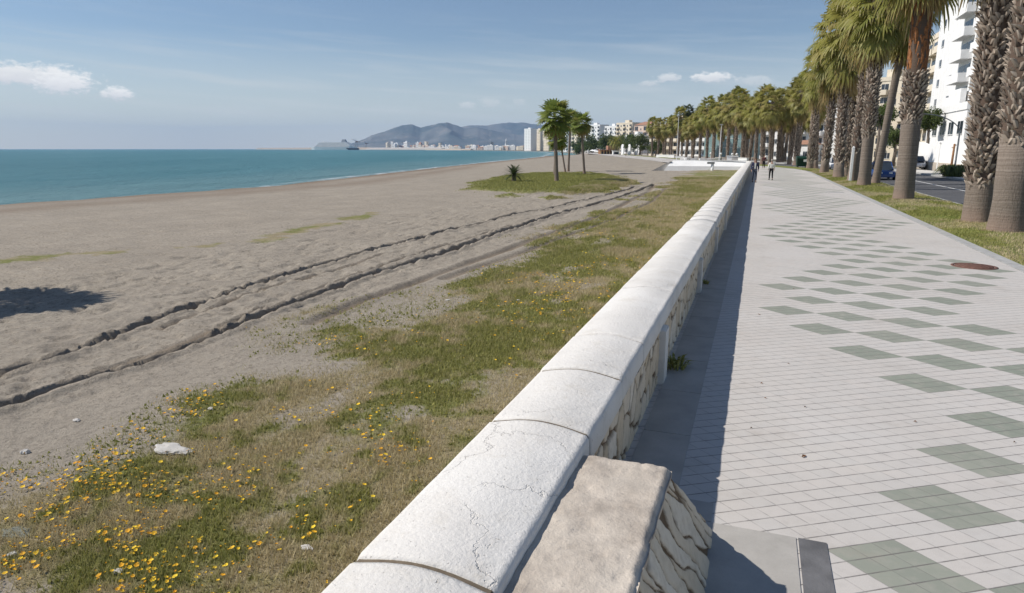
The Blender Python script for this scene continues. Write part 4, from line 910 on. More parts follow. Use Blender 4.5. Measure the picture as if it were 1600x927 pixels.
# ------------------------------------------------------------------ buildings
def block(name, label, P0, rz, w, d, h, floors, bays, wallm, roofm=None, win=(1.1, 1.3), balc=(), group=None, z0=-.5, gnd=3.2, cat='building', sides=True, roof='flat', winm=None):
    """front face is local -y, width along x; P0 = front left corner"""
    t = thing(name, label, cat, (P0[0], P0[1], z0), rz, group)
    mb = MB(); mb.box(0, w, 0, d, 0, h); mb.build('wall', wallm, t)
    if roof == 'flat':
        mb = MB(); mb.box(-.12, w+.12, -.12, d+.12, h+.003, h+.25); mb.box(-.12, w+.12, -.12, .1, h+.25, h+.9); mb.box(-.12, .1, .1, d+.12, h+.25, h+.9); mb.box(w-.1, w+.12, .1, d+.12, h+.25, h+.9); mb.build('parapet', wallm if not roofm else roofm, t)
        mb = MB(); mb.box(w*.35, w*.6, d*.3, d*.6, h+.26, h+2.9); mb.build('stair_hut', wallm, t)
    else:
        mb = MB(); mb.add([(-.4, -.4, h), (w+.4, -.4, h), (w+.4, d+.4, h), (-.4, d+.4, h), (w*.25, d/2, h+d*.22), (w*.75, d/2, h+d*.22)], [(0, 1, 5, 4), (1, 2, 5), (2, 3, 4, 5), (3, 0, 4), (3, 2, 1, 0)]); mb.build('roof', roofm or M_terra, t)
    fh = (h-.2)/floors; n = 0
    def window(x0, x1, z0_, z1_, side, frame=True):
        nonlocal n; n += 1
        if n > 95: return
        def bx(mb, a, b, y0, y1, c, d_):
            if side == 'f': mb.box(a, b, y0, y1, c, d_)
            elif side == 'l': mb.box(y0, y1, a, b, c, d_)
        mb = MB(); bx(mb, x0, x1, -.05, -.003, z0_, z1_); o = mb.build('window', winm or M_glass, t)
        mb = MB(); bx(mb, x0-.08, x1+.08, -.10, -.051, z0_-.09, z0_); bx(mb, (x0+x1)/2-.03, (x0+x1)/2+.03, -.07, -.051, z0_, z1_); mb.build('frame', M_white, o)
    for f in range(floors):
        zb = f*fh+fh*.3
        for b in range(bays):
            xc = (b+.5)*w/bays
            if b in balc:
                bw = w/bays*.84; mb = MB(); mb.box(xc-bw/2, xc+bw/2, -1.3, -.003, f*fh+.12, f*fh+.3); mb.box(xc-bw/2, xc+bw/2, -1.3, -1.2, f*fh+.3, f*fh+1.25); mb.box(xc-bw/2, xc-bw/2+.1, -1.2, -.003, f*fh+.3, f*fh+1.25); mb.box(xc+bw/2-.1, xc+bw/2, -1.2, -.003, f*fh+.3, f*fh+1.25); mb.build('balcony', wallm, t)
                window(xc-bw*.42, xc+bw*.42, f*fh+.35, f*fh+fh*.85, 'f')
            else: window(xc-win[0]/2, xc+win[0]/2, zb, zb+win[1], 'f')
        if sides:
            for b in range(2): yc = (b+.5)*d/2; window(yc-.5, yc+.5, zb, zb+1.2, 'l')
    return t
# white tower: broad side faces the road (-x); rz=-90 turns local -y to -x, local x runs to -y
RW = -PI/2
t = block('apartment_tower', 'tall white apartment tower with few small windows behind the garden wall', (25, 126), RW, 21, 14, 26.0, 9, 3, M_whitew, win=(1.2, 1.0), balc=(2,), sides=False)
t = block('apartment_block', 'white apartment block with stacked balconies seen right of the tower, between two thick trunks', (25.6, 104.6), RW, 24, 12, 24, 8, 5, M_whitew, win=(1.2, 1.2), balc=(0, 2, 4), sides=False)
block('apartment_block', 'cream apartment block with long balconies left of the white tower', (28, 150), RW, 23, 14, 22, 7, 4, M_cream, win=(1.2, 1.2), balc=(0, 1, 2, 3), sides=False)
block('lower_wing', 'two-storey white house with paired windows rising from the garden wall', (22.8, 112), RW, 17, 2.1, 7.6, 2, 4, M_whitew, win=(2.2, 1.5), sides=False, cat='house')
# garden wall: wavy top
def gwall():
    t = thing('garden_wall', 'white garden wall with wavy top and stone plinth across the road', 'wall', (0, 0, 0))
    n = 90; ys = np.linspace(70, 121, n); top = 2.9+.55*np.abs(np.cos((ys-70)/6.2*PI/2))**.7
    vs = [(20.5, y, .9) for y in ys]+[(20.5, y, z) for y, z in zip(ys, top)]+[(20.75, y, z) for y, z in zip(ys, top)]+[(20.75, y, .9) for y in ys]
    mb = MB(); fs = []
    for k in range(3): fs += [(k*n+i, k*n+i+1, (k+1)*n+i+1, (k+1)*n+i) for i in range(n-1)]
    mb.add(vs, fs); mb.build('wall', M_whitew, t, fix=False); mb = MB(); mb.box(20.42, 20.8, 70, 121, -.1, .9); mb.build('plinth', M_beige, t)
    for y in (70, 82.4, 94.8, 107.2): mb = MB(); mb.box(20.38, 20.85, y-.2, y+.2, .0, 3.2, bev=.02); mb.box(20.32, 20.91, y-.26, y+.26, 3.2, 3.32); mb.build('gate_post', M_whitew, t)
gwall()
def far_b(px, D, wpx, top, name, label, m, floors=5, bays=6, balc=None, roof='flat', rz=None, d=12, group=None, z0=-.6, **kw):
    p = pt(px, 233, D); w = wpx/1067*D*1.2; h = pt(px, top, D).z-z0; rz = R(-34) if rz is None else rz
    return block(name, label, (p.x, p.y), rz, w, d, h, floors, bays, m, balc=balc if balc is not None else tuple(range(0, bays, 2)), roof=roof, group=group, z0=z0, sides=False, **kw)
far_b(1268, 175, 60, 172, 'apartment_block', 'white block seen between trunks above the parked cars, right of the green bin', M_whitew, 4, 4)
far_b(1190, 205, 62, 172, 'apartment_block', 'bright white block seen between trunks above the walkers', M_whitew, 4, 5)
far_b(1335, 165, 60, 130, 'apartment_block', 'white block behind the trunks left of the blue car', M_cream, 6, 5)
far_b(1240, 172, 22, 226, 'kiosk', 'small building with red tiled roof behind the green bin', M_whitew, 1, 2, balc=(), roof='hip', d=5, cat='kiosk')
far_b(1100, 225, 55, 193, 'glass_building', 'blue-green glazed building behind the far avenue', M_teal, 4, 6, balc=(), winm=M_teal)
far_b(1062, 245, 44, 196, 'apartment_block', 'white terrace block at the right, partly behind the avenue palms', M_whitew, 4, 5, balc=(0, 1, 2, 3, 4))
far_b(1017, 270, 55, 198, 'apartment_block', 'low white terrace block with dark balcony bands behind the beach lawn', M_cream, 4, 6, balc=(0, 1, 2, 3, 4, 5))
far_b(1040, 380, 40, 190, 'apartment_block', 'pale pink block peeping above the terrace blocks', M_pink, 6, 5)
far_b(990, 520, 30, 196, 'apartment_house', 'red-roofed house on the rise right of the pale blocks', M_pink, 4, 4, roof='hip', cat='house')
far_b(962, 560, 28, 194, 'apartment_block', 'stepped cream block above the date palm', M_cream, 7, 5)
far_b(944, 620, 22, 199, 'apartment_block', 'pale block left of the stepped cream one', M_whitew, 6, 5)
far_b(915, 700, 26, 197, 'apartment_block', 'white block right of the slim island palm', M_whitew, 7, 5)
far_b(893, 760, 20, 203, 'apartment_block', 'cream block behind the crown of the lone island palm', M_cream, 6, 4)
far_b(870, 800, 22, 196, 'apartment_block', 'white block behind the tallest island palm trunk', M_whitew, 8, 5)
far_b(976, 400, 26, 214, 'house', 'low white house behind the tall white sails', M_whitew, 3, 4, cat='house')
far_b(819, 1500, 14, 202, 'apartment_tower', 'leftmost of the three pale towers at the bend of the bay', M_whitew, 14, 4, balc=(), win=(1.6, 1.1), z0=-1.2, d=16)
far_b(835, 1530, 12, 203, 'apartment_tower', 'middle of the three pale towers at the bend of the bay', M_cream, 14, 4, balc=(), win=(1.6, 1.1), z0=-1.2, d=16)
far_b(848, 1480, 12, 206, 'apartment_tower', 'rightmost of the three pale towers at the bend of the bay', M_cream, 12, 4, balc=(), win=(1.6, 1.1), z0=-1.2, d=16)
# the town round the bay: small one-mesh houses
random.seed(21)
def town_proto(k):
    mb = MB(); 
    if k == 0: mb.box(0, 1, 0, .7, 0, 1, 0); mb.box(.3, .6, .2, .5, 1, 1.14, 0)
    elif k == 1: mb.box(0, 1, 0, .7, 0, .7, 0); mb.add([(-.03, -.03, .7), (1.03, -.03, .7), (1.03, .73, .7), (-.03, .73, .7), (.2, .35, 1), (.8, .35, 1)], [(0, 1, 5, 4), (1, 2, 5), (2, 3, 4, 5), (3, 0, 4)], 2)
    else: mb.box(0, .6, 0, .7, 0, 1, 0); mb.box(.6, 1, .05, .6, 0, .62, 0)
    for f in range(4):
        for b in range(5):
            if k == 2 and b > 2 and f > 1: continue
            top = .7 if k == 1 else .95
            mb.box(.07+b*.185, .17+b*.185, -.012 if b < 3 or k != 2 else .035, .02+(.04 if k == 2 and b > 2 else 0), .08+f*top/4.2, .08+f*top/4.2+.10, 1)
    return mb
wm = [M_whitew, M_cream, M_pink, M_ocre, M_white]; protos = {}
TL = ['small white flat-roofed building in the far town across the bay', 'small tiled-roof house in the far town across the bay', 'stepped pale building in the far town across the bay']
names = ['town_building', 'town_house', 'town_building']
for i in range(170):
    px = random.uniform(602, 862); D = np.interp(px, [600, 680, 760, 830, 862], [4300, 3300, 2500, 1900, 1500])+random.uniform(0, 500); k = random.choice([0, 0, 1, 2]); c = random.choice([0, 0, 0, 1, 1, 1, 2, 4])
    key = (k, c); wpx = random.uniform(3.5, 10); hpx = random.uniform(3, 7.5)+(random.random() < .1)*5
    p = pt(px, 233, D); w = wpx/1067*D; h = hpx/1067*D
    if key not in protos: protos[key] = o = town_proto(k).build(names[k], [wm[c], M_grey, M_terra]); 
    else: o = protos[key].copy(); COL.objects.link(o)
    o.location = (p.x, p.y, -1.3); o.rotation_euler = (0, 0, R(-30)+random.uniform(-.3, .3)); o.scale = (w*1.2, w*.8, h)
    tag(o, TL[k], 'building' if k != 1 else 'house', ['flat-roofed buildings of the far town', 'tiled houses of the far town', 'stepped buildings of the far town'][k])
# white spire, block tower and silo of the far town
def simple(name, label, cat, px, py, D, fn, m, z0=-1.3):
    p = pt(px, py, D); mb = MB(); fn(mb, D/1067.); o = mb.build(name, m); o.location = (p.x, p.y, z0); o.rotation_euler = (0, 0, YAW); return tag(o, label, cat)
simple('lighthouse', 'slender white tower rising over the far town', 'tower', 791, 233, 2600, lambda m, u: (m.lathe((0, 0, 0), [(2.4*u, 0), (2.1*u, 8*u), (1.3*u, 13*u), (1.6*u, 13.2*u), (1.0*u, 15*u), (.0, 18.5*u)], 14)), M_white)
simple('office_block', 'tall pale block with a dark neighbour in the far town', 'building', 767, 233, 2700, lambda m, u: (m.box(-3*u, 0, 0, 5*u, 0, 15*u), m.box(0.1*u, 4*u, 0, 5*u, 0, 12*u, 1), m.box(-2*u, -1*u, 1*u, 2*u, 15*u, 16*u)), [M_white, M_grey])
simple('silo', 'white drum-shaped tank on the harbour quay', 'silo', 618, 233, 4200, lambda m, u: m.lathe((0, 0, 0), [(2.6*u, 0), (2.6*u, 8*u), (2*u, 9.4*u), (0, 10*u)], 16), M_white)
# harbour: breakwater, quay, containers, cranes, ship, tug
def quay(name, label, a, b, w, h, m):
    A = pt(a[0], 233, a[1]); B = pt(b[0], 233, b[1]); dd = (B-A); dd.z = 0; dd.normalize(); n = Vector((-dd.y, dd.x, 0))*w; mb = MB()
    q = [A, B, B+n, A+n]; mb.prism([(v.x, v.y) for v in q], -4, -2+h)
    n2 = Vector((-dd.y, dd.x, 0))*w*.3; q = [A+n2*1.2, B+n2*1.2, B+n2*2, A+n2*2]; mb.prism([(v.x, v.y) for v in q], -2+h, -2+h*1.5); return tag(mb.build(name, m), label, 'breakwater')
quay('breakwater', 'long pale breakwater wall reaching out to sea under the cruise ship', (400, 5600), (575, 4000), 40, 9, M_beige)
quay('quay', 'pale harbour quay in front of the far town', (572, 3990), (690, 3250), 60, 8, M_concrete)
quay('reef_groyne', 'low pale rock groyne lying just off the far beach', (664, 2700), (735, 2350), 12, 3.4, M_beige)
random.seed(4)
cols = [plain('red_container', (.28, .08, .05)), plain('blue_container', (.07, .12, .25)), plain('brown_container', (.30, .17, .10))]
for i in range(9):
    p = pt(624+i*4.6, 233, 4100); mb = MB(); u = 4.1
    for k in range(3): mb.box(0, 3.9*u, 0, 20, k*6+.2, k*6+5.8, random.randrange(3))
    for k in range(6): mb.box(k*.65*u, k*.65*u+.4, -.4, 0, 0, 18, 2)
    o = mb.build('container_stack', cols); o.location = (p.x, p.y, 5.5 if i < 14 else 5); o.rotation_euler = (0, 0, YAW); o.scale = (1, 1, random.uniform(.6, 1.1)); tag(o, 'reddish stack of shipping containers on the far quay', 'containers', 'container stacks on the quay')
def crane(px, D, label, s=1.):
    p = pt(px, 233, D); t = thing('harbour_crane', label, 'crane', (p.x, p.y, 5), YAW); u = D/1067.*s
    for a in (-2, 2):
        mb = MB(); mb.tube([(a*u, 0, 0), (a*.5*u, 0, 10*u)], .35*u, 6); mb.build('leg', M_metal, t)
    mb = MB(); mb.tube([(6*u, 0, 9.5*u), (-8*u, 0, 14.5*u)], [.5*u, .3*u], 6); mb.tube([(0, 0, 10*u), (0, 0, 14.5*u), (-8*u, 0, 14.4*u)], .2*u, 5); mb.build('boom', M_metal, t)
    mb = MB(); mb.box(-1*u, 3*u, -1*u, 1*u, 9.4*u, 11.2*u); mb.build('cabin', M_wood, t)
crane(557, 4150, 'dark harbour crane with raised boom above the cruise ship', 1.0); crane(572, 4350, 'smaller harbour crane right of the cruise ship', .75)
def ship():
    p = pt(486, 233, 3920); q = pt(600, 233, 3920-300); dd = (q-p); ang = math.atan2(dd.y, dd.x); L = 92*3.9
    t = thing('cruise_ship', 'large white cruise ship moored behind the breakwater', 'ship', (p.x, p.y, -2), ang)
    secs = [(0, .5, 16), (.04, 8, 16), (.12, 16, 15), (.3, 18, 14.5), (.8, 18, 14.5), (.97, 15, 15), (1, 12, 15)]; vs = []; fs = []
    for s, w, z in secs: vs += [(s*L+(8 if s == 0 else 0)*0, -w, z), (s*L+(9 if s < .05 else 0), -w*.75, 0), (s*L+(9 if s < .05 else 0), w*.75, 0), (s*L, w, z)]
    n = len(secs)
    for i in range(n-1): a, b = i*4, i*4+4; fs += [(a, a+1, b+1, b), (a+1, a+2, b+2, b+1), (a+2, a+3, b+3, b+2), (a+3, a, b, b+3)]
    fs += [(0, 1, 2, 3), ((n-1)*4+3, (n-1)*4+2, (n-1)*4+1, (n-1)*4)]
    mb = MB(); mb.add(vs, fs); mb.build('hull', M_white, t)
    for k in range(6):
        x0 = L*(.13+.018*k); x1 = L*(.95-.025*k); z = 15.01+k*4.3
        mb = MB(); mb.box(x0, x1, -15+k*.6, 15-k*.6, z, z+2.7); mb.box(x0-1, x1+1, -16+k*.6, 16-k*.6, z+2.7, z+4.29); o = mb.build('deck', M_white, t)
        mb = MB()
        for j in range(40): xx = x0+4+(x1-x0-8)*j/40; mb.box(xx, xx+(x1-x0)/52, -15.08+k*.6, -15.003+k*.6, z+.2, z+2.6)
        mb.build('window_band', M_grey, o)
    mb = MB(); mb.add([(L*.70, -6, 41), (L*.80, -6, 41), (L*.80, 6, 41), (L*.70, 6, 41), (L*.72, -4, 56), (L*.78, -4, 56), (L*.78, 4, 56), (L*.72, 4, 56)], [(0, 1, 5, 4), (1, 2, 6, 5), (2, 3, 7, 6), (3, 0, 4, 7), (4, 5, 6, 7)]); mb.build('funnel', M_metal, t)
    mb = MB(); mb.tube([(L*.25, 0, 38), (L*.25, 0, 54)], .8, 6); mb.sphere((L*.3, 0, 45), 4); mb.sphere((L*.36, 0, 44), 3.5); mb.build('mast', M_white, t)
ship()
def hull_mb(L, w, h, mi=0):
    mb = MB(); secs = [(0, .04, 1.25), (.12, .55, 1.12), (.35, .95, 1.), (.65, 1, .95), (.9, .8, 1.), (1, .68, 1.02)]; vs = []; fs = []
    for s, a, z in secs: vs += [(s*L, -w*a, h*z), (s*L+(.12*L if s == 0 else 0), -w*a*.6, h*.35), (s*L+(.15*L if s == 0 else 0), 0, 0), (s*L+(.12*L if s == 0 else 0), w*a*.6, h*.35), (s*L, w*a, h*z), (s*L+(.04*L if s == 0 else -.02*L if s == 1 else 0), w*a*.85, h*z*.97), (s*L, 0, h*.45), (s*L+(.04*L if s == 0 else 0), -w*a*.85, h*z*.97)]
    n = len(secs)
    for i in range(n-1):
        for k in range(8): fs.append((i*8+k, i*8+(k+1) % 8, i*8+8+(k+1) % 8, i*8+8+k))
    fs += [tuple(range(8)), tuple(range((n-1)*8, n*8))[::-1]]; mb.add(vs, fs, mi); return mb
p = pt(541, 233, 3500); t = thing('tugboat', 'small dark work boat with white wheelhouse below the cruise ship', 'boat', (p.x, p.y, -2), YAW); mb = hull_mb(66, 9, 9); mb.build('hull', M_dark, t); mb = MB(); mb.box(16, 34, -5, 5, 6, 17); mb.box(18, 28, -4, 4, 17, 22); mb.build('wheelhouse', M_white, t); mb = MB(); mb.tube([(44, 0, 5), (44, 0, 20)], .8, 6); mb.build('mast', M_metal, t)
# boats hauled out behind the jetty wall
def boat(px, py, D, L, label, rz, m=M_white):
    p = pt(px, py, D); p.z = .02; t = thing('rowing_boat', label, 'boat', p, rz); mb = hull_mb(L, L*.17, L*.18); mb.build('hull', m, t)
    mb = MB()
    for s in (.4, .7): mb.box(L*s, L*s+.25, -L*.15, L*.15, L*.13, L*.14)
    mb.build('bench', M_wood, t); return t
boat(1073, 250, 128, 4.5, 'white boat end-on behind the left half of the jetty wall', YAW+1.3); boat(1090, 249, 134, 3.6, 'small white boat with a raised cabin in the middle', YAW+2.4); boat(1127, 249, 130, 3.9+.3, 'beamy white boat lying broadside behind the jetty wall', YAW+PI*1.0)
# low white walls on the far plaza, posts with globes
def lowwall(a, b, D0, D1, h, label):
    A = pt(a, 233, D0); B = pt(b, 233, D1); A.z = B.z = -.62; dd = (B-A).normalized(); n = Vector((-dd.y, dd.x, 0))*.4; mb = MB(); mb.prism([((A).x, A.y), (B.x, B.y), (B+n).to_2d()[:], (A+n).to_2d()[:]], -.7, h)
    n1 = n*1.2; e = -n*.1; mb2 = MB(); mb2.prism([(A+e).to_2d()[:], (B+e).to_2d()[:], (B+n1).to_2d()[:], (A+n1).to_2d()[:]], h+.002, h+.1)
    t = thing('low_wall', label, 'wall'); mb.build('wall', M_whitew, t); mb2.build('coping', M_white, t)
lowwall(1026, 1054, 205, 200, .75, 'short white wall left of the boats'); lowwall(1056, 1078, 190, 188, .5, 'second short wall just left of the boats'); lowwall(1144, 1168, 122, 118, .9, 'white wall at the end of the promenade parapet')
for i, (px, D) in enumerate([(1111, 150), (1127, 140), (1145, 130), (1152, 126)]):
    p = pt(px, 233, D); t = thing('globe_lamp', ['low post with white globe', ][0]+[' furthest left, behind the boats', ' second from left, behind the broadside boat', ' left of the two close together at the wall end', ' rightmost, at the wall end'][i], 'lamp', (p.x, p.y, 0))
    mb = MB(); mb.lathe((0, 0, 0), [(.14, 0), (.12, .1), (.08, .2), (.07, 1.25), (.11, 1.3)], 12); mb.build('post', M_whitew, t); mb = MB(); mb.sphere((0, 0, 1.52), .24); mb.build('globe', M_white, t)
for i, (px, py) in enumerate([(1141, 259), (1149, 259)]):
    p = pt(px, 233, 106.5-2.8*i); t = thing('gate_pillar', ['left white pillar at the jetty corner', 'right grey-white pillar at the jetty corner'][i], 'pillar', (p.x, p.y+1.0, 0)); mb = MB(); mb.box(-.45, .45, -.45, .45, -.1, 1.35, bev=.03); mb.build('shaft', [M_whitew, M_concrete][i], t); mb = MB(); mb.box(-.52, .52, -.52, .52, 1.352, 1.47, bev=.02); mb.build('cap', M_white, t)
p = pt(1113, 262, 97); t = thing('litter_bin', 'grey litter bin on a white post before the jetty wall', 'bin', (p.x, p.y, -.5)); mb = MB(); mb.lathe((0, 0, 0), [(.2, 0), (.2, .9), (.0, .9)], 12); mb.build('post', M_whitew, t); mb = MB(); mb.box(-.75, .3, -.3, .3, .92, 1.2, bev=.05); mb.build('hood', M_metal, t)
# white sails / banners, restaurant, parasols
for i, px in enumerate((973, 983.5, 994)):
    p = pt(px, 233, 300); t = thing('banner_sail', ['leftmost', 'middle', 'rightmost'][i]+' of three tall rounded white banners on the far lawn', 'banner', (p.x, p.y, -.9), R(-40))
    u = 300/1067.; pr = [(-2.9*u, 0), (2.9*u, 0), (3.3*u, 5*u), (3.3*u, 13*u), (2.4*u, 16*u), (0, 17*u), (-2.4*u, 16*u), (-3.3*u, 13*u), (-3.3*u, 5*u)]
    vs = [(x, -.12-.3*math.sin(z/u/17*PI), z+.7) for x, z in pr]+[(x, .12, z+.7) for x, z in pr]; n = len(pr)
    mb = MB(); mb.add(vs, [tuple(range(n))[::-1], tuple(range(n, 2*n))]+[(k, (k+1) % n, n+(k+1) % n, n+k) for k in range(n)]); mb.build('cloth', M_white, t); mb = MB(); mb.tube([(0, .2, 0), (0, .2, 17.4*u)], .06, 6); mb.build('pole', M_metal, t)
p = pt(938, 233, 340); t = thing('beach_restaurant', 'brown wooden beach restaurant with orange terrace on the sand', 'restaurant', (p.x, p.y, -1.0), YAW); u = 340/1067.
mb = MB(); mb.box(0, 27*u, 0, 8, 0, 9*u); mb.build('wall', M_wood, t); mb = MB(); mb.box(-1*u, 28*u, -2, 9, 9.02*u, 10*u); mb.box(12*u, 27*u, 0, 7, 10.02*u, 16*u); mb.build('roof', M_terra, t)
for k in range(7): mb = MB(); mb.box(k*4.4*u, k*4.4*u+.25, -1.9, -1.6, 0, 9*u); mb.build('post', M_ocre, t)
for k in range(5): mb = MB(); mb.box(2*u+k*5*u, 5*u+k*5*u, -.06, -.003, 3*u, 7*u); mb.build('window', M_glass, t)
p = pt(958, 233, 320); t = thing('snack_kiosk', 'small white kiosk in front of the beach restaurant', 'kiosk', (p.x, p.y, -1), YAW); mb = MB(); mb.box(0, 3, 0, 2.5, 0, 2.6); mb.build('wall', M_white, t); mb = MB(); mb.box(-.3, 3.3, -.5, 2.8, 2.602, 2.75); mb.build('roof', M_whitew, t); mb = MB(); mb.box(.5, 2.5, -.05, -.003, 1.1, 2.1); mb.build('hatch', M_dark, t)
for i, (px, D) in enumerate([(919, 380), (926, 400), (946, 352), (930, 360)]):
    p = pt(px, 233, D); t = thing('beach_parasol', ['folded white parasol', 'open white parasol', 'open pale parasol', 'second open white parasol'][i]+[' furthest left on the far sand', ' beyond the folded one', ' beside the beach restaurant', ' nearest the restaurant steps'][i], 'parasol', (p.x, p.y, -1.2)); mb = MB(); mb.tube([(0, 0, 0), (0, 0, 3.4)], .05, 6); mb.build('pole', M_wood, t)
    mb = MB(); mb.lathe((0, 0, 0), [(1.9, 2.6), (1.0, 3.1), (.0, 3.5)] if i else [(.3, 1.6), (.45, 2.6), (.0, 3.5)], 12); mb.build('canopy', M_white, t)
# lawn strip under the banners
mb = MB(); a = [pt(x, 233, D) for x, D in ((955, 262), (1012, 248), (1030, 268), (1000, 330), (955, 340))]; mb.add([(v.x, v.y, -.35) for v in a], [tuple(range(5))]); mb.add([(v.x, v.y, -.35) for v in a]+[(v.x, v.y, -2) for v in a], [(k, (k+1) % 5, 5+(k+1) % 5, 5+k) for k in range(5)]); tag(mb.build('far_lawn', M_grass), kind='structure')
# saplings with pale stakes on that lawn
for i, px in enumerate((978, 992, 1003, 1012, 1022)):
    p = pt(px, 233, 262+i*2); tree('sapling', 'young staked tree on the far beach lawn', (p.x, p.y, -.4), 4.6, 1.2, M_leaf, 60+i, 900, .22, group='saplings on the far lawn')
# ------------------------------------------------------------------ street furniture
p = at(1498, 268.5, 0); sl_ = thing('street_lamp', 'street lamp with long curved arm in front of the white houses', 'street lamp', (17.2, 73.2, 0))
mb = MB(); mb.lathe((0, 0, 0), [(.16, 0), (.14, .6), (.09, .7), (.07, 4.2)], 12); mb.build('pole', M_metal, sl_)
mb = MB(); mb.tube([(-3.4*q**1.5, -.6*q, 4.1+1.55*math.sin(q*PI/2)) for q in np.linspace(0, 1, 12)], .045, 8); mb.build('arm', M_metal, sl_)
mb = MB(); mb.sphere((-3.6, -.62, 5.62), .3, sq=(1.3, .5, .35)); mb.build('lamp_head', M_grey, sl_)
p = at(1328, 284.5, .05); t = thing('white_post', 'slim white painted post against a palm trunk in the verge', 'post', (p.x, p.y, 0)); mb = MB(); mb.box(-.09, .09, -.09, .09, 0, 2.6, bev=.015); mb.build('shaft', M_white, t); mb = MB(); mb.add([(-.1, -.1, 2.602), (.1, -.1, 2.602), (.1, .1, 2.602), (-.1, .1, 2.602), (0, 0, 2.72)], [(0, 1, 4), (1, 2, 4), (2, 3, 4), (3, 0, 4), (3, 2, 1, 0)]); mb.build('cap', M_white, t)
p = at(1251, 262.5, .0); t = thing('waste_container', 'dark green wheeled waste container on the verge', 'bin', (p.x+.1, p.y, .02), .1)
mb = MB(); mb.add([(-.62, -.45, .18), (.62, -.45, .18), (.62, .45, .18), (-.62, .45, .18), (-.72, -.58, 1.25), (.72, -.58, 1.25), (.72, .58, 1.25), (-.72, .58, 1.25)], [(0, 1, 5, 4), (1, 2, 6, 5), (2, 3, 7, 6), (3, 0, 4, 7), (3, 2, 1, 0)]); mb.build('body', M_green, t)
mb = MB(); mb.add([(-.75, -.6, 1.252), (.75, -.6, 1.252), (.75, .6, 1.252), (-.75, .6, 1.252), (-.72, -.3, 1.5), (.72, -.3, 1.5), (.72, .4, 1.55), (-.72, .4, 1.55)], [(0, 1, 5, 4), (1, 2, 6, 5), (2, 3, 7, 6), (3, 0, 4, 7), (4, 5, 6, 7), (3, 2, 1, 0)]); mb.build('lid', M_green, t)
mb = MB(); mb.box(.1, .5, -.585, -.56, .8, 1.1); mb.build('sticker', M_white, t)
for a in (-.5, .5):
    for b in (-.35, .35): mb = MB(); mb.tube([(a-.03, b, .09), (a+.03, b, .09)], .09, 10); mb.build('wheel', M_rubber, t)
for i, (px, D, h) in enumerate([(1058, 150, 9.5), (1125, 118, 6.5)]):
    p = pt(px, 233, D); t = thing('light_mast', ['tall thin pale mast left of the boats', 'pale mast before the far avenue, behind the jetty wall'][i], 'mast', (p.x, p.y, 0)); mb = MB(); mb.lathe((0, 0, 0), [(.10, 0), (.08, .5), (.045, h)], 10); mb.build('pole', M_white, t); mb = MB(); mb.box(-.3, .3, -.12, .12, h, h+.15, bev=.03); mb.build('lamp_head', M_grey, t)
# parasol-pine style wooden pole beyond the kerb
t = thing('signpost', 'wooden pole on the far pavement right of the street lamp', 'post', (17.9, 77.5, 0)); mb = MB(); mb.tube([(0, 0, 0), (.02, 0, 3.0)], [.12, .09], 8); mb.build('pole', M_wood, t); mb = MB(); mb.tube([(-.2, 0, 2.6), (.2, 0, 2.9)], .05, 6); mb.build('bracket', M_pink, t)

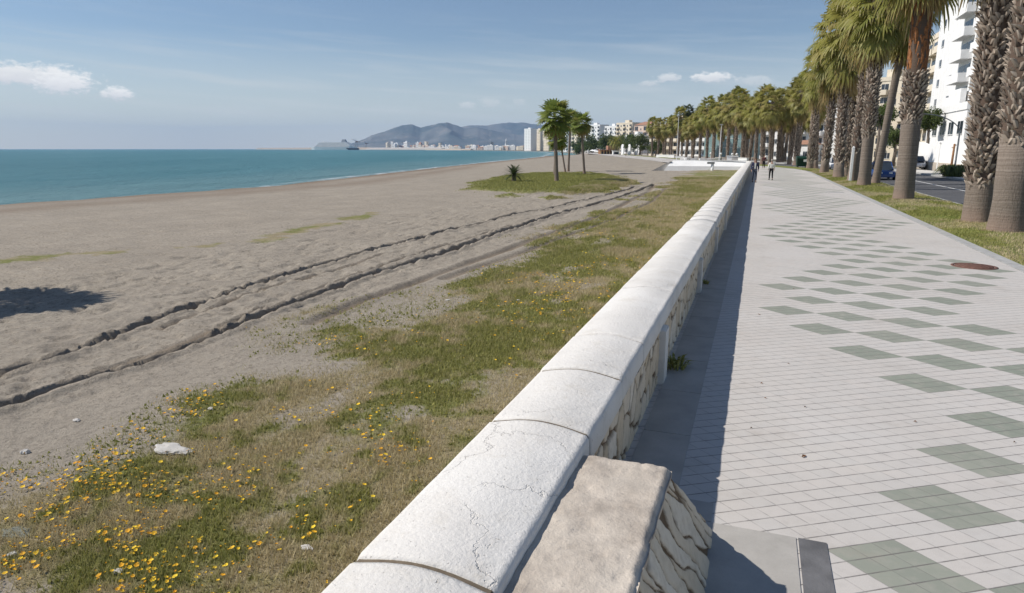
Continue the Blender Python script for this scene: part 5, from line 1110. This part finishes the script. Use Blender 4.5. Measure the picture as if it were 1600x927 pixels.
# ------------------------------------------------------------------ cars
def car(label, loc, rz, paint, L=4.1, Wd=1.72, H=1.45, van=False):
    t = thing('parked_car', label, 'car', loc, rz); hw = Wd/2
    zb = .82 if not van else .95
    # shell sections along x (front at 0): (x, half width at belt, belt height, sill)
    secs = [(0, .72*hw, .55, .30), (.10, .9*hw, .66, .22), (.55, .98*hw, .76, .20), (1.05, hw, zb, .20), (2.2, hw, zb+.03, .20), (3.2, hw, zb+.05, .20), (L-.35, .97*hw, zb+.06, .22), (L-.04, .88*hw, zb-.02, .28), (L, .8*hw, .60, .34)]
    vs = []; fs = []
    for x, w, b, s in secs: vs += [(x, -w*.9, s), (x, -w, (s+b)*.48), (x, -w*.97, b*.93), (x, -w*.86, b), (x, w*.86, b), (x, w*.97, b*.93), (x, w, (s+b)*.48), (x, w*.9, s)]
    n = len(secs)
    for i in range(n-1):
        for k in range(8): fs.append((i*8+k, i*8+(k+1) % 8, i*8+8+(k+1) % 8, i*8+8+k))
    fs += [tuple(range(8)), tuple(range((n-1)*8, n*8))[::-1]]
    mb = MB(); mb.add(vs, fs, 0, True)
    mb.build('body', paint, t)
    x0, x1, x2, x3 = (1.0, 1.75, L-.75, L-.12) if not van else (.6, 1.3, L-.3, L-.06)
    cs = [(x0, .84*hw, zb-.01), (x1, .70*hw, H), ((x1+x2)/2, .72*hw, H+.03), (x2, .70*hw, H-.02), (x3, .80*hw, zb+.04)]
    vs = []; fs = []
    for x, w, z in cs: vs += [(x, -w, z), (x, w, z)]
    roof = [(x1, x2)]
    b0 = zb+.0; vs = [(x0, -.84*hw, b0), (x3, -.84*hw, b0+.04), (x3, .84*hw, b0+.04), (x0, .84*hw, b0), (x1, -.68*hw, H-.02), (x2, -.68*hw, H-.02), (x2, .68*hw, H-.02), (x1, .68*hw, H-.02)]
    mb = MB(); mb.add(vs, [(0, 1, 5, 4), (1, 2, 6, 5), (2, 3, 7, 6), (3, 0, 4, 7)]); mb.build('windows', M_glass, t)
    mb = MB(); mb.box(x1-.05, x2+.05, -.69*hw, .69*hw, H-.019, H+.03, bev=.02)
    for (a, b) in ((0, 4), (1, 5), (2, 6), (3, 7)): mb.tube([Vector(vs[a])*1.0, Vector(vs[b])], .035, 6)
    for sg in (-1, 1): mb.tube([((x0+x3)/2, sg*.845*hw, b0+.02), ((x1+x2)/2, sg*.69*hw, H-.02)], .035, 6)
    mb.build('roof', paint, t)
    for x in (.72, L-.75):
        for sg in (-1, 1):
            mb = MB(); mb.lathe((0, 0, 0), [(.0, -.09), (.24, -.09), (.31, -.07), (.32, 0), (.31, .09), (.2, .09)], 20); w_ = mb.build('wheel', M_rubber, t); w_.location = (x, sg*(hw-.09), .32); w_.rotation_euler = (sg*-PI/2, 0, 0)
            mb = MB(); mb.lathe((0, 0, 0), [(.0, .098), (.19, .094), (.2, .085)], 14); mb.build('rim', M_metal, w_)
    for sg in (-1, 1):
        mb = MB(); mb.box(-.02, .12, sg*.45*hw-.14, sg*.45*hw+.14, .53, .66, bev=.02); mb.build('headlight', M_white, t)
        mb = MB(); mb.box(L-.08, L+.02, sg*.68*hw-.1, sg*.68*hw+.1, .62, .82, bev=.02); mb.build('tail_light', cols[0], t)
    mb = MB(); mb.box(-.03, .25, -.75*hw, .75*hw, .25, .45, bev=.04); mb.build('bumper', paint, t); return t
P_blue = plain('blue_car_paint', (.015, .06, .22), .25, .02, 1, spec=.6); P_silver = plain('silver_car_paint', (.5, .5, .52), .3, .02, 1, metal=.4, spec=.6); P_white2 = plain('white_car_paint', (.75, .76, .78), .3, .02, 1, spec=.5)
car('dark blue car parked beyond the verge, seen between two trunks', (10.45, 66.0, -.13), PI/2, P_blue, H=1.55)
car('silver estate car parked by the garden wall across the road', (19.35, 99, -.0), PI/2, P_silver, L=4.3, H=1.6, van=True)
car('pale blue-white car parked behind the trunks right of the green bin', (9.8, 98, -.13), PI/2, P_white2)
car('light coloured car parked further up the road behind the shaggy palms', (9.6, 87, -.13), PI/2, P_white2)

# ------------------------------------------------------------------ people
def skin_mesh(joints, edges, lvl=2):
    me = bpy.data.meshes.new('tmp'); names_ = list(joints); me.from_pydata([joints[k][0] for k in names_], [(names_.index(a), names_.index(b)) for a, b in edges], []); o = bpy.data.objects.new('tmp', me); COL.objects.link(o)
    m = o.modifiers.new('s', 'SKIN'); m.use_smooth_shade = True
    for i, k in enumerate(names_): r = joints[k][1]; r = r if isinstance(r, tuple) else (r, r); me.skin_vertices[0].data[i].radius = r
    me.skin_vertices[0].data[0].use_root = True
    s = o.modifiers.new('u', 'SUBSURF'); s.levels = lvl; s.render_levels = lvl
    dg = bpy.context.evaluated_depsgraph_get(); ev = o.evaluated_get(dg); r = bpy.data.meshes.new_from_object(ev); bpy.data.objects.remove(o); return r
M_skin = plain('skin', (.42, .25, .18), .6, .05, 10)
def person(label, loc, rz, H, top, bottom, hair, stride=.2, jacket=None, arms=(.15, -.15)):
    t = thing('person', label, 'person', loc, rz); k = H/1.75
    def J(x, y, z): return (x*k, y*k, z*k)
    jo = {'pelvis': (J(0, 0, .95), (.15*k, .11*k)), 'waist': (J(0, 0, 1.1), (.13*k, .10*k)), 'chest': (J(0, .01, 1.32), (.16*k, .11*k)), 'neck0': (J(0, 0, 1.47), (.06*k, .06*k)), 'neck': (J(0, -.01, 1.53), .05*k), 'head0': (J(0, -.02, 1.60), (.075*k, .085*k)), 'head1': (J(0, -.01, 1.68), (.078*k, .09*k)), 'head2': (J(0, 0, 1.74), .045*k)}
    ed = [('pelvis', 'waist'), ('waist', 'chest'), ('chest', 'neck0'), ('neck0', 'neck'), ('neck', 'head0'), ('head0', 'head1'), ('head1', 'head2')]
    for sg, nm in ((-1, 'l'), (1, 'r')):
        st = stride*sg; ar = arms[0 if sg < 0 else 1]
        jo.update({nm+'hip': (J(.095*sg, 0, .90), .085*k), nm+'knee': (J(.10*sg, -.06-st*.5, .50), .056*k), nm+'ankle': (J(.10*sg, -st+.03*(st < 0), .10+.05*(st < 0)), .04*k), nm+'toe': (J(.11*sg, -st-.15, .04), .035*k),
            nm+'sh': (J(.19*sg, 0, 1.42), .055*k), nm+'el': (J(.25*sg, .02-ar*.3, 1.15), .042*k), nm+'wr': (J(.26*sg, -.08-ar, .93), .028*k), nm+'palm': (J(.265*sg, -.10-ar*1.1, .86), (.018*k, .035*k))})
        ed += [('pelvis', nm+'hip'), (nm+'hip', nm+'knee'), (nm+'knee', nm+'ankle'), (nm+'ankle', nm+'toe'), ('chest', nm+'sh'), (nm+'sh', nm+'el'), (nm+'el', nm+'wr'), (nm+'wr', nm+'palm')]
        for f in range(4):
            q = (f-1.5)*.018; jo[nm+'f%d' % f] = (J(.262*sg, -.10-ar*1.1+q*1.3, .79-.012*(f in (1, 2))), .009*k); jo[nm+'g%d' % f] = (J(.25*sg, -.115-ar*1.1+q*1.3, .76-.012*(f in (1, 2))), .007*k); ed += [(nm+'palm', nm+'f%d' % f), (nm+'f%d' % f, nm+'g%d' % f)]
        jo[nm+'th'] = (J(.245*sg, -.15-ar*1.1, .82), .010*k); ed.append((nm+'palm', nm+'th'))
    me = skin_mesh(jo, ed); body = mesh_obj('body', me, M_skin, t)
    mb = MB(); mb.sphere(J(0, -.112, 1.625), .016*k, sq=(.8, 1.2, 1.3))
    def part(name, ks, es, grow, m):
        j2 = {a: (jo[a][0], tuple(x+grow*k for x in (jo[a][1] if isinstance(jo[a][1], tuple) else (jo[a][1],)*2))) for a in ks}; o = mesh_obj(name, skin_mesh(j2, es), m, t); return o
    part('top', ['chest', 'waist', 'pelvis', 'lsh', 'lel', 'lwr', 'rsh', 'rel', 'rwr'], [('pelvis', 'waist'), ('waist', 'chest'), ('chest', 'lsh'), ('lsh', 'lel'), ('lel', 'lwr'), ('chest', 'rsh'), ('rsh', 'rel'), ('rel', 'rwr')], .022, jacket or top)
    part('trousers', ['pelvis', 'lhip', 'lknee', 'lankle', 'rhip', 'rknee', 'rankle'], [('pelvis', 'lhip'), ('lhip', 'lknee'), ('lknee', 'lankle'), ('pelvis', 'rhip'), ('rhip', 'rknee'), ('rknee', 'rankle')], .016, bottom)
    if jacket: mb2 = MB(); mb2.box(-.055*k, .055*k, -.165*k, -.12*k, 1.0*k, 1.44*k, bev=.02*k); mb2.build('shirt', top, t)
    h = MB(); h.sphere(J(0, .022, 1.69), .105*k, sq=(.95, 1.02, .95)); h.build('hair', hair, t)
    for sg, nm in ((-1, 'l'), (1, 'r')): s = jo[nm+'ankle'][0]; e = jo[nm+'toe'][0]; m2 = MB(); m2.tube([(s[0], s[1]+.05*k, .05*k), (e[0], e[1], .04*k), (e[0], e[1]-.04*k, .035*k)], [.05*k, .045*k, .03*k], 10); m2.build('shoe', M_dark, t)
    return t
M_navy = plain('navy_cloth', (.035, .04, .085), .9, .1, 8); M_jeans = plain('grey_blue_denim', (.07, .08, .11), .9, .15, 8); M_wcloth = plain('white_cloth', (.78, .76, .68), .9, .05, 8); M_black = plain('black_cloth', (.012, .012, .014), .9, .1, 8); M_hair = plain('brown_hair', (.10, .06, .03), .7, .2, 20); M_ghair = plain('grey_hair', (.35, .32, .28), .7, .2, 20); M_red = plain('dark_red_cloth', (.09, .03, .03), .9, .1, 8)
p = at(1178, 285, 0); person('person in open navy jacket and white shirt walking beside the wall towards the camera', (p.x, p.y, .006), .1, 1.78, M_wcloth, M_jeans, M_hair, .16, M_navy)
p = at(1204, 281.5, 0); person('person in loose white top and black trousers walking on the tiles', (p.x, p.y, .004), PI+.1, 1.66, M_wcloth, M_black, M_ghair, .2, None, (.2, -.1))
p = at(1193, 263, 0); person('distant person in dark clothes between the two nearer walkers', (p.x, p.y, .004), 0, 1.7, M_red, M_black, M_hair, .18)
for s_ in (0,):
    bpy.context.view_layer.update()
print('objects', len(bpy.data.objects))
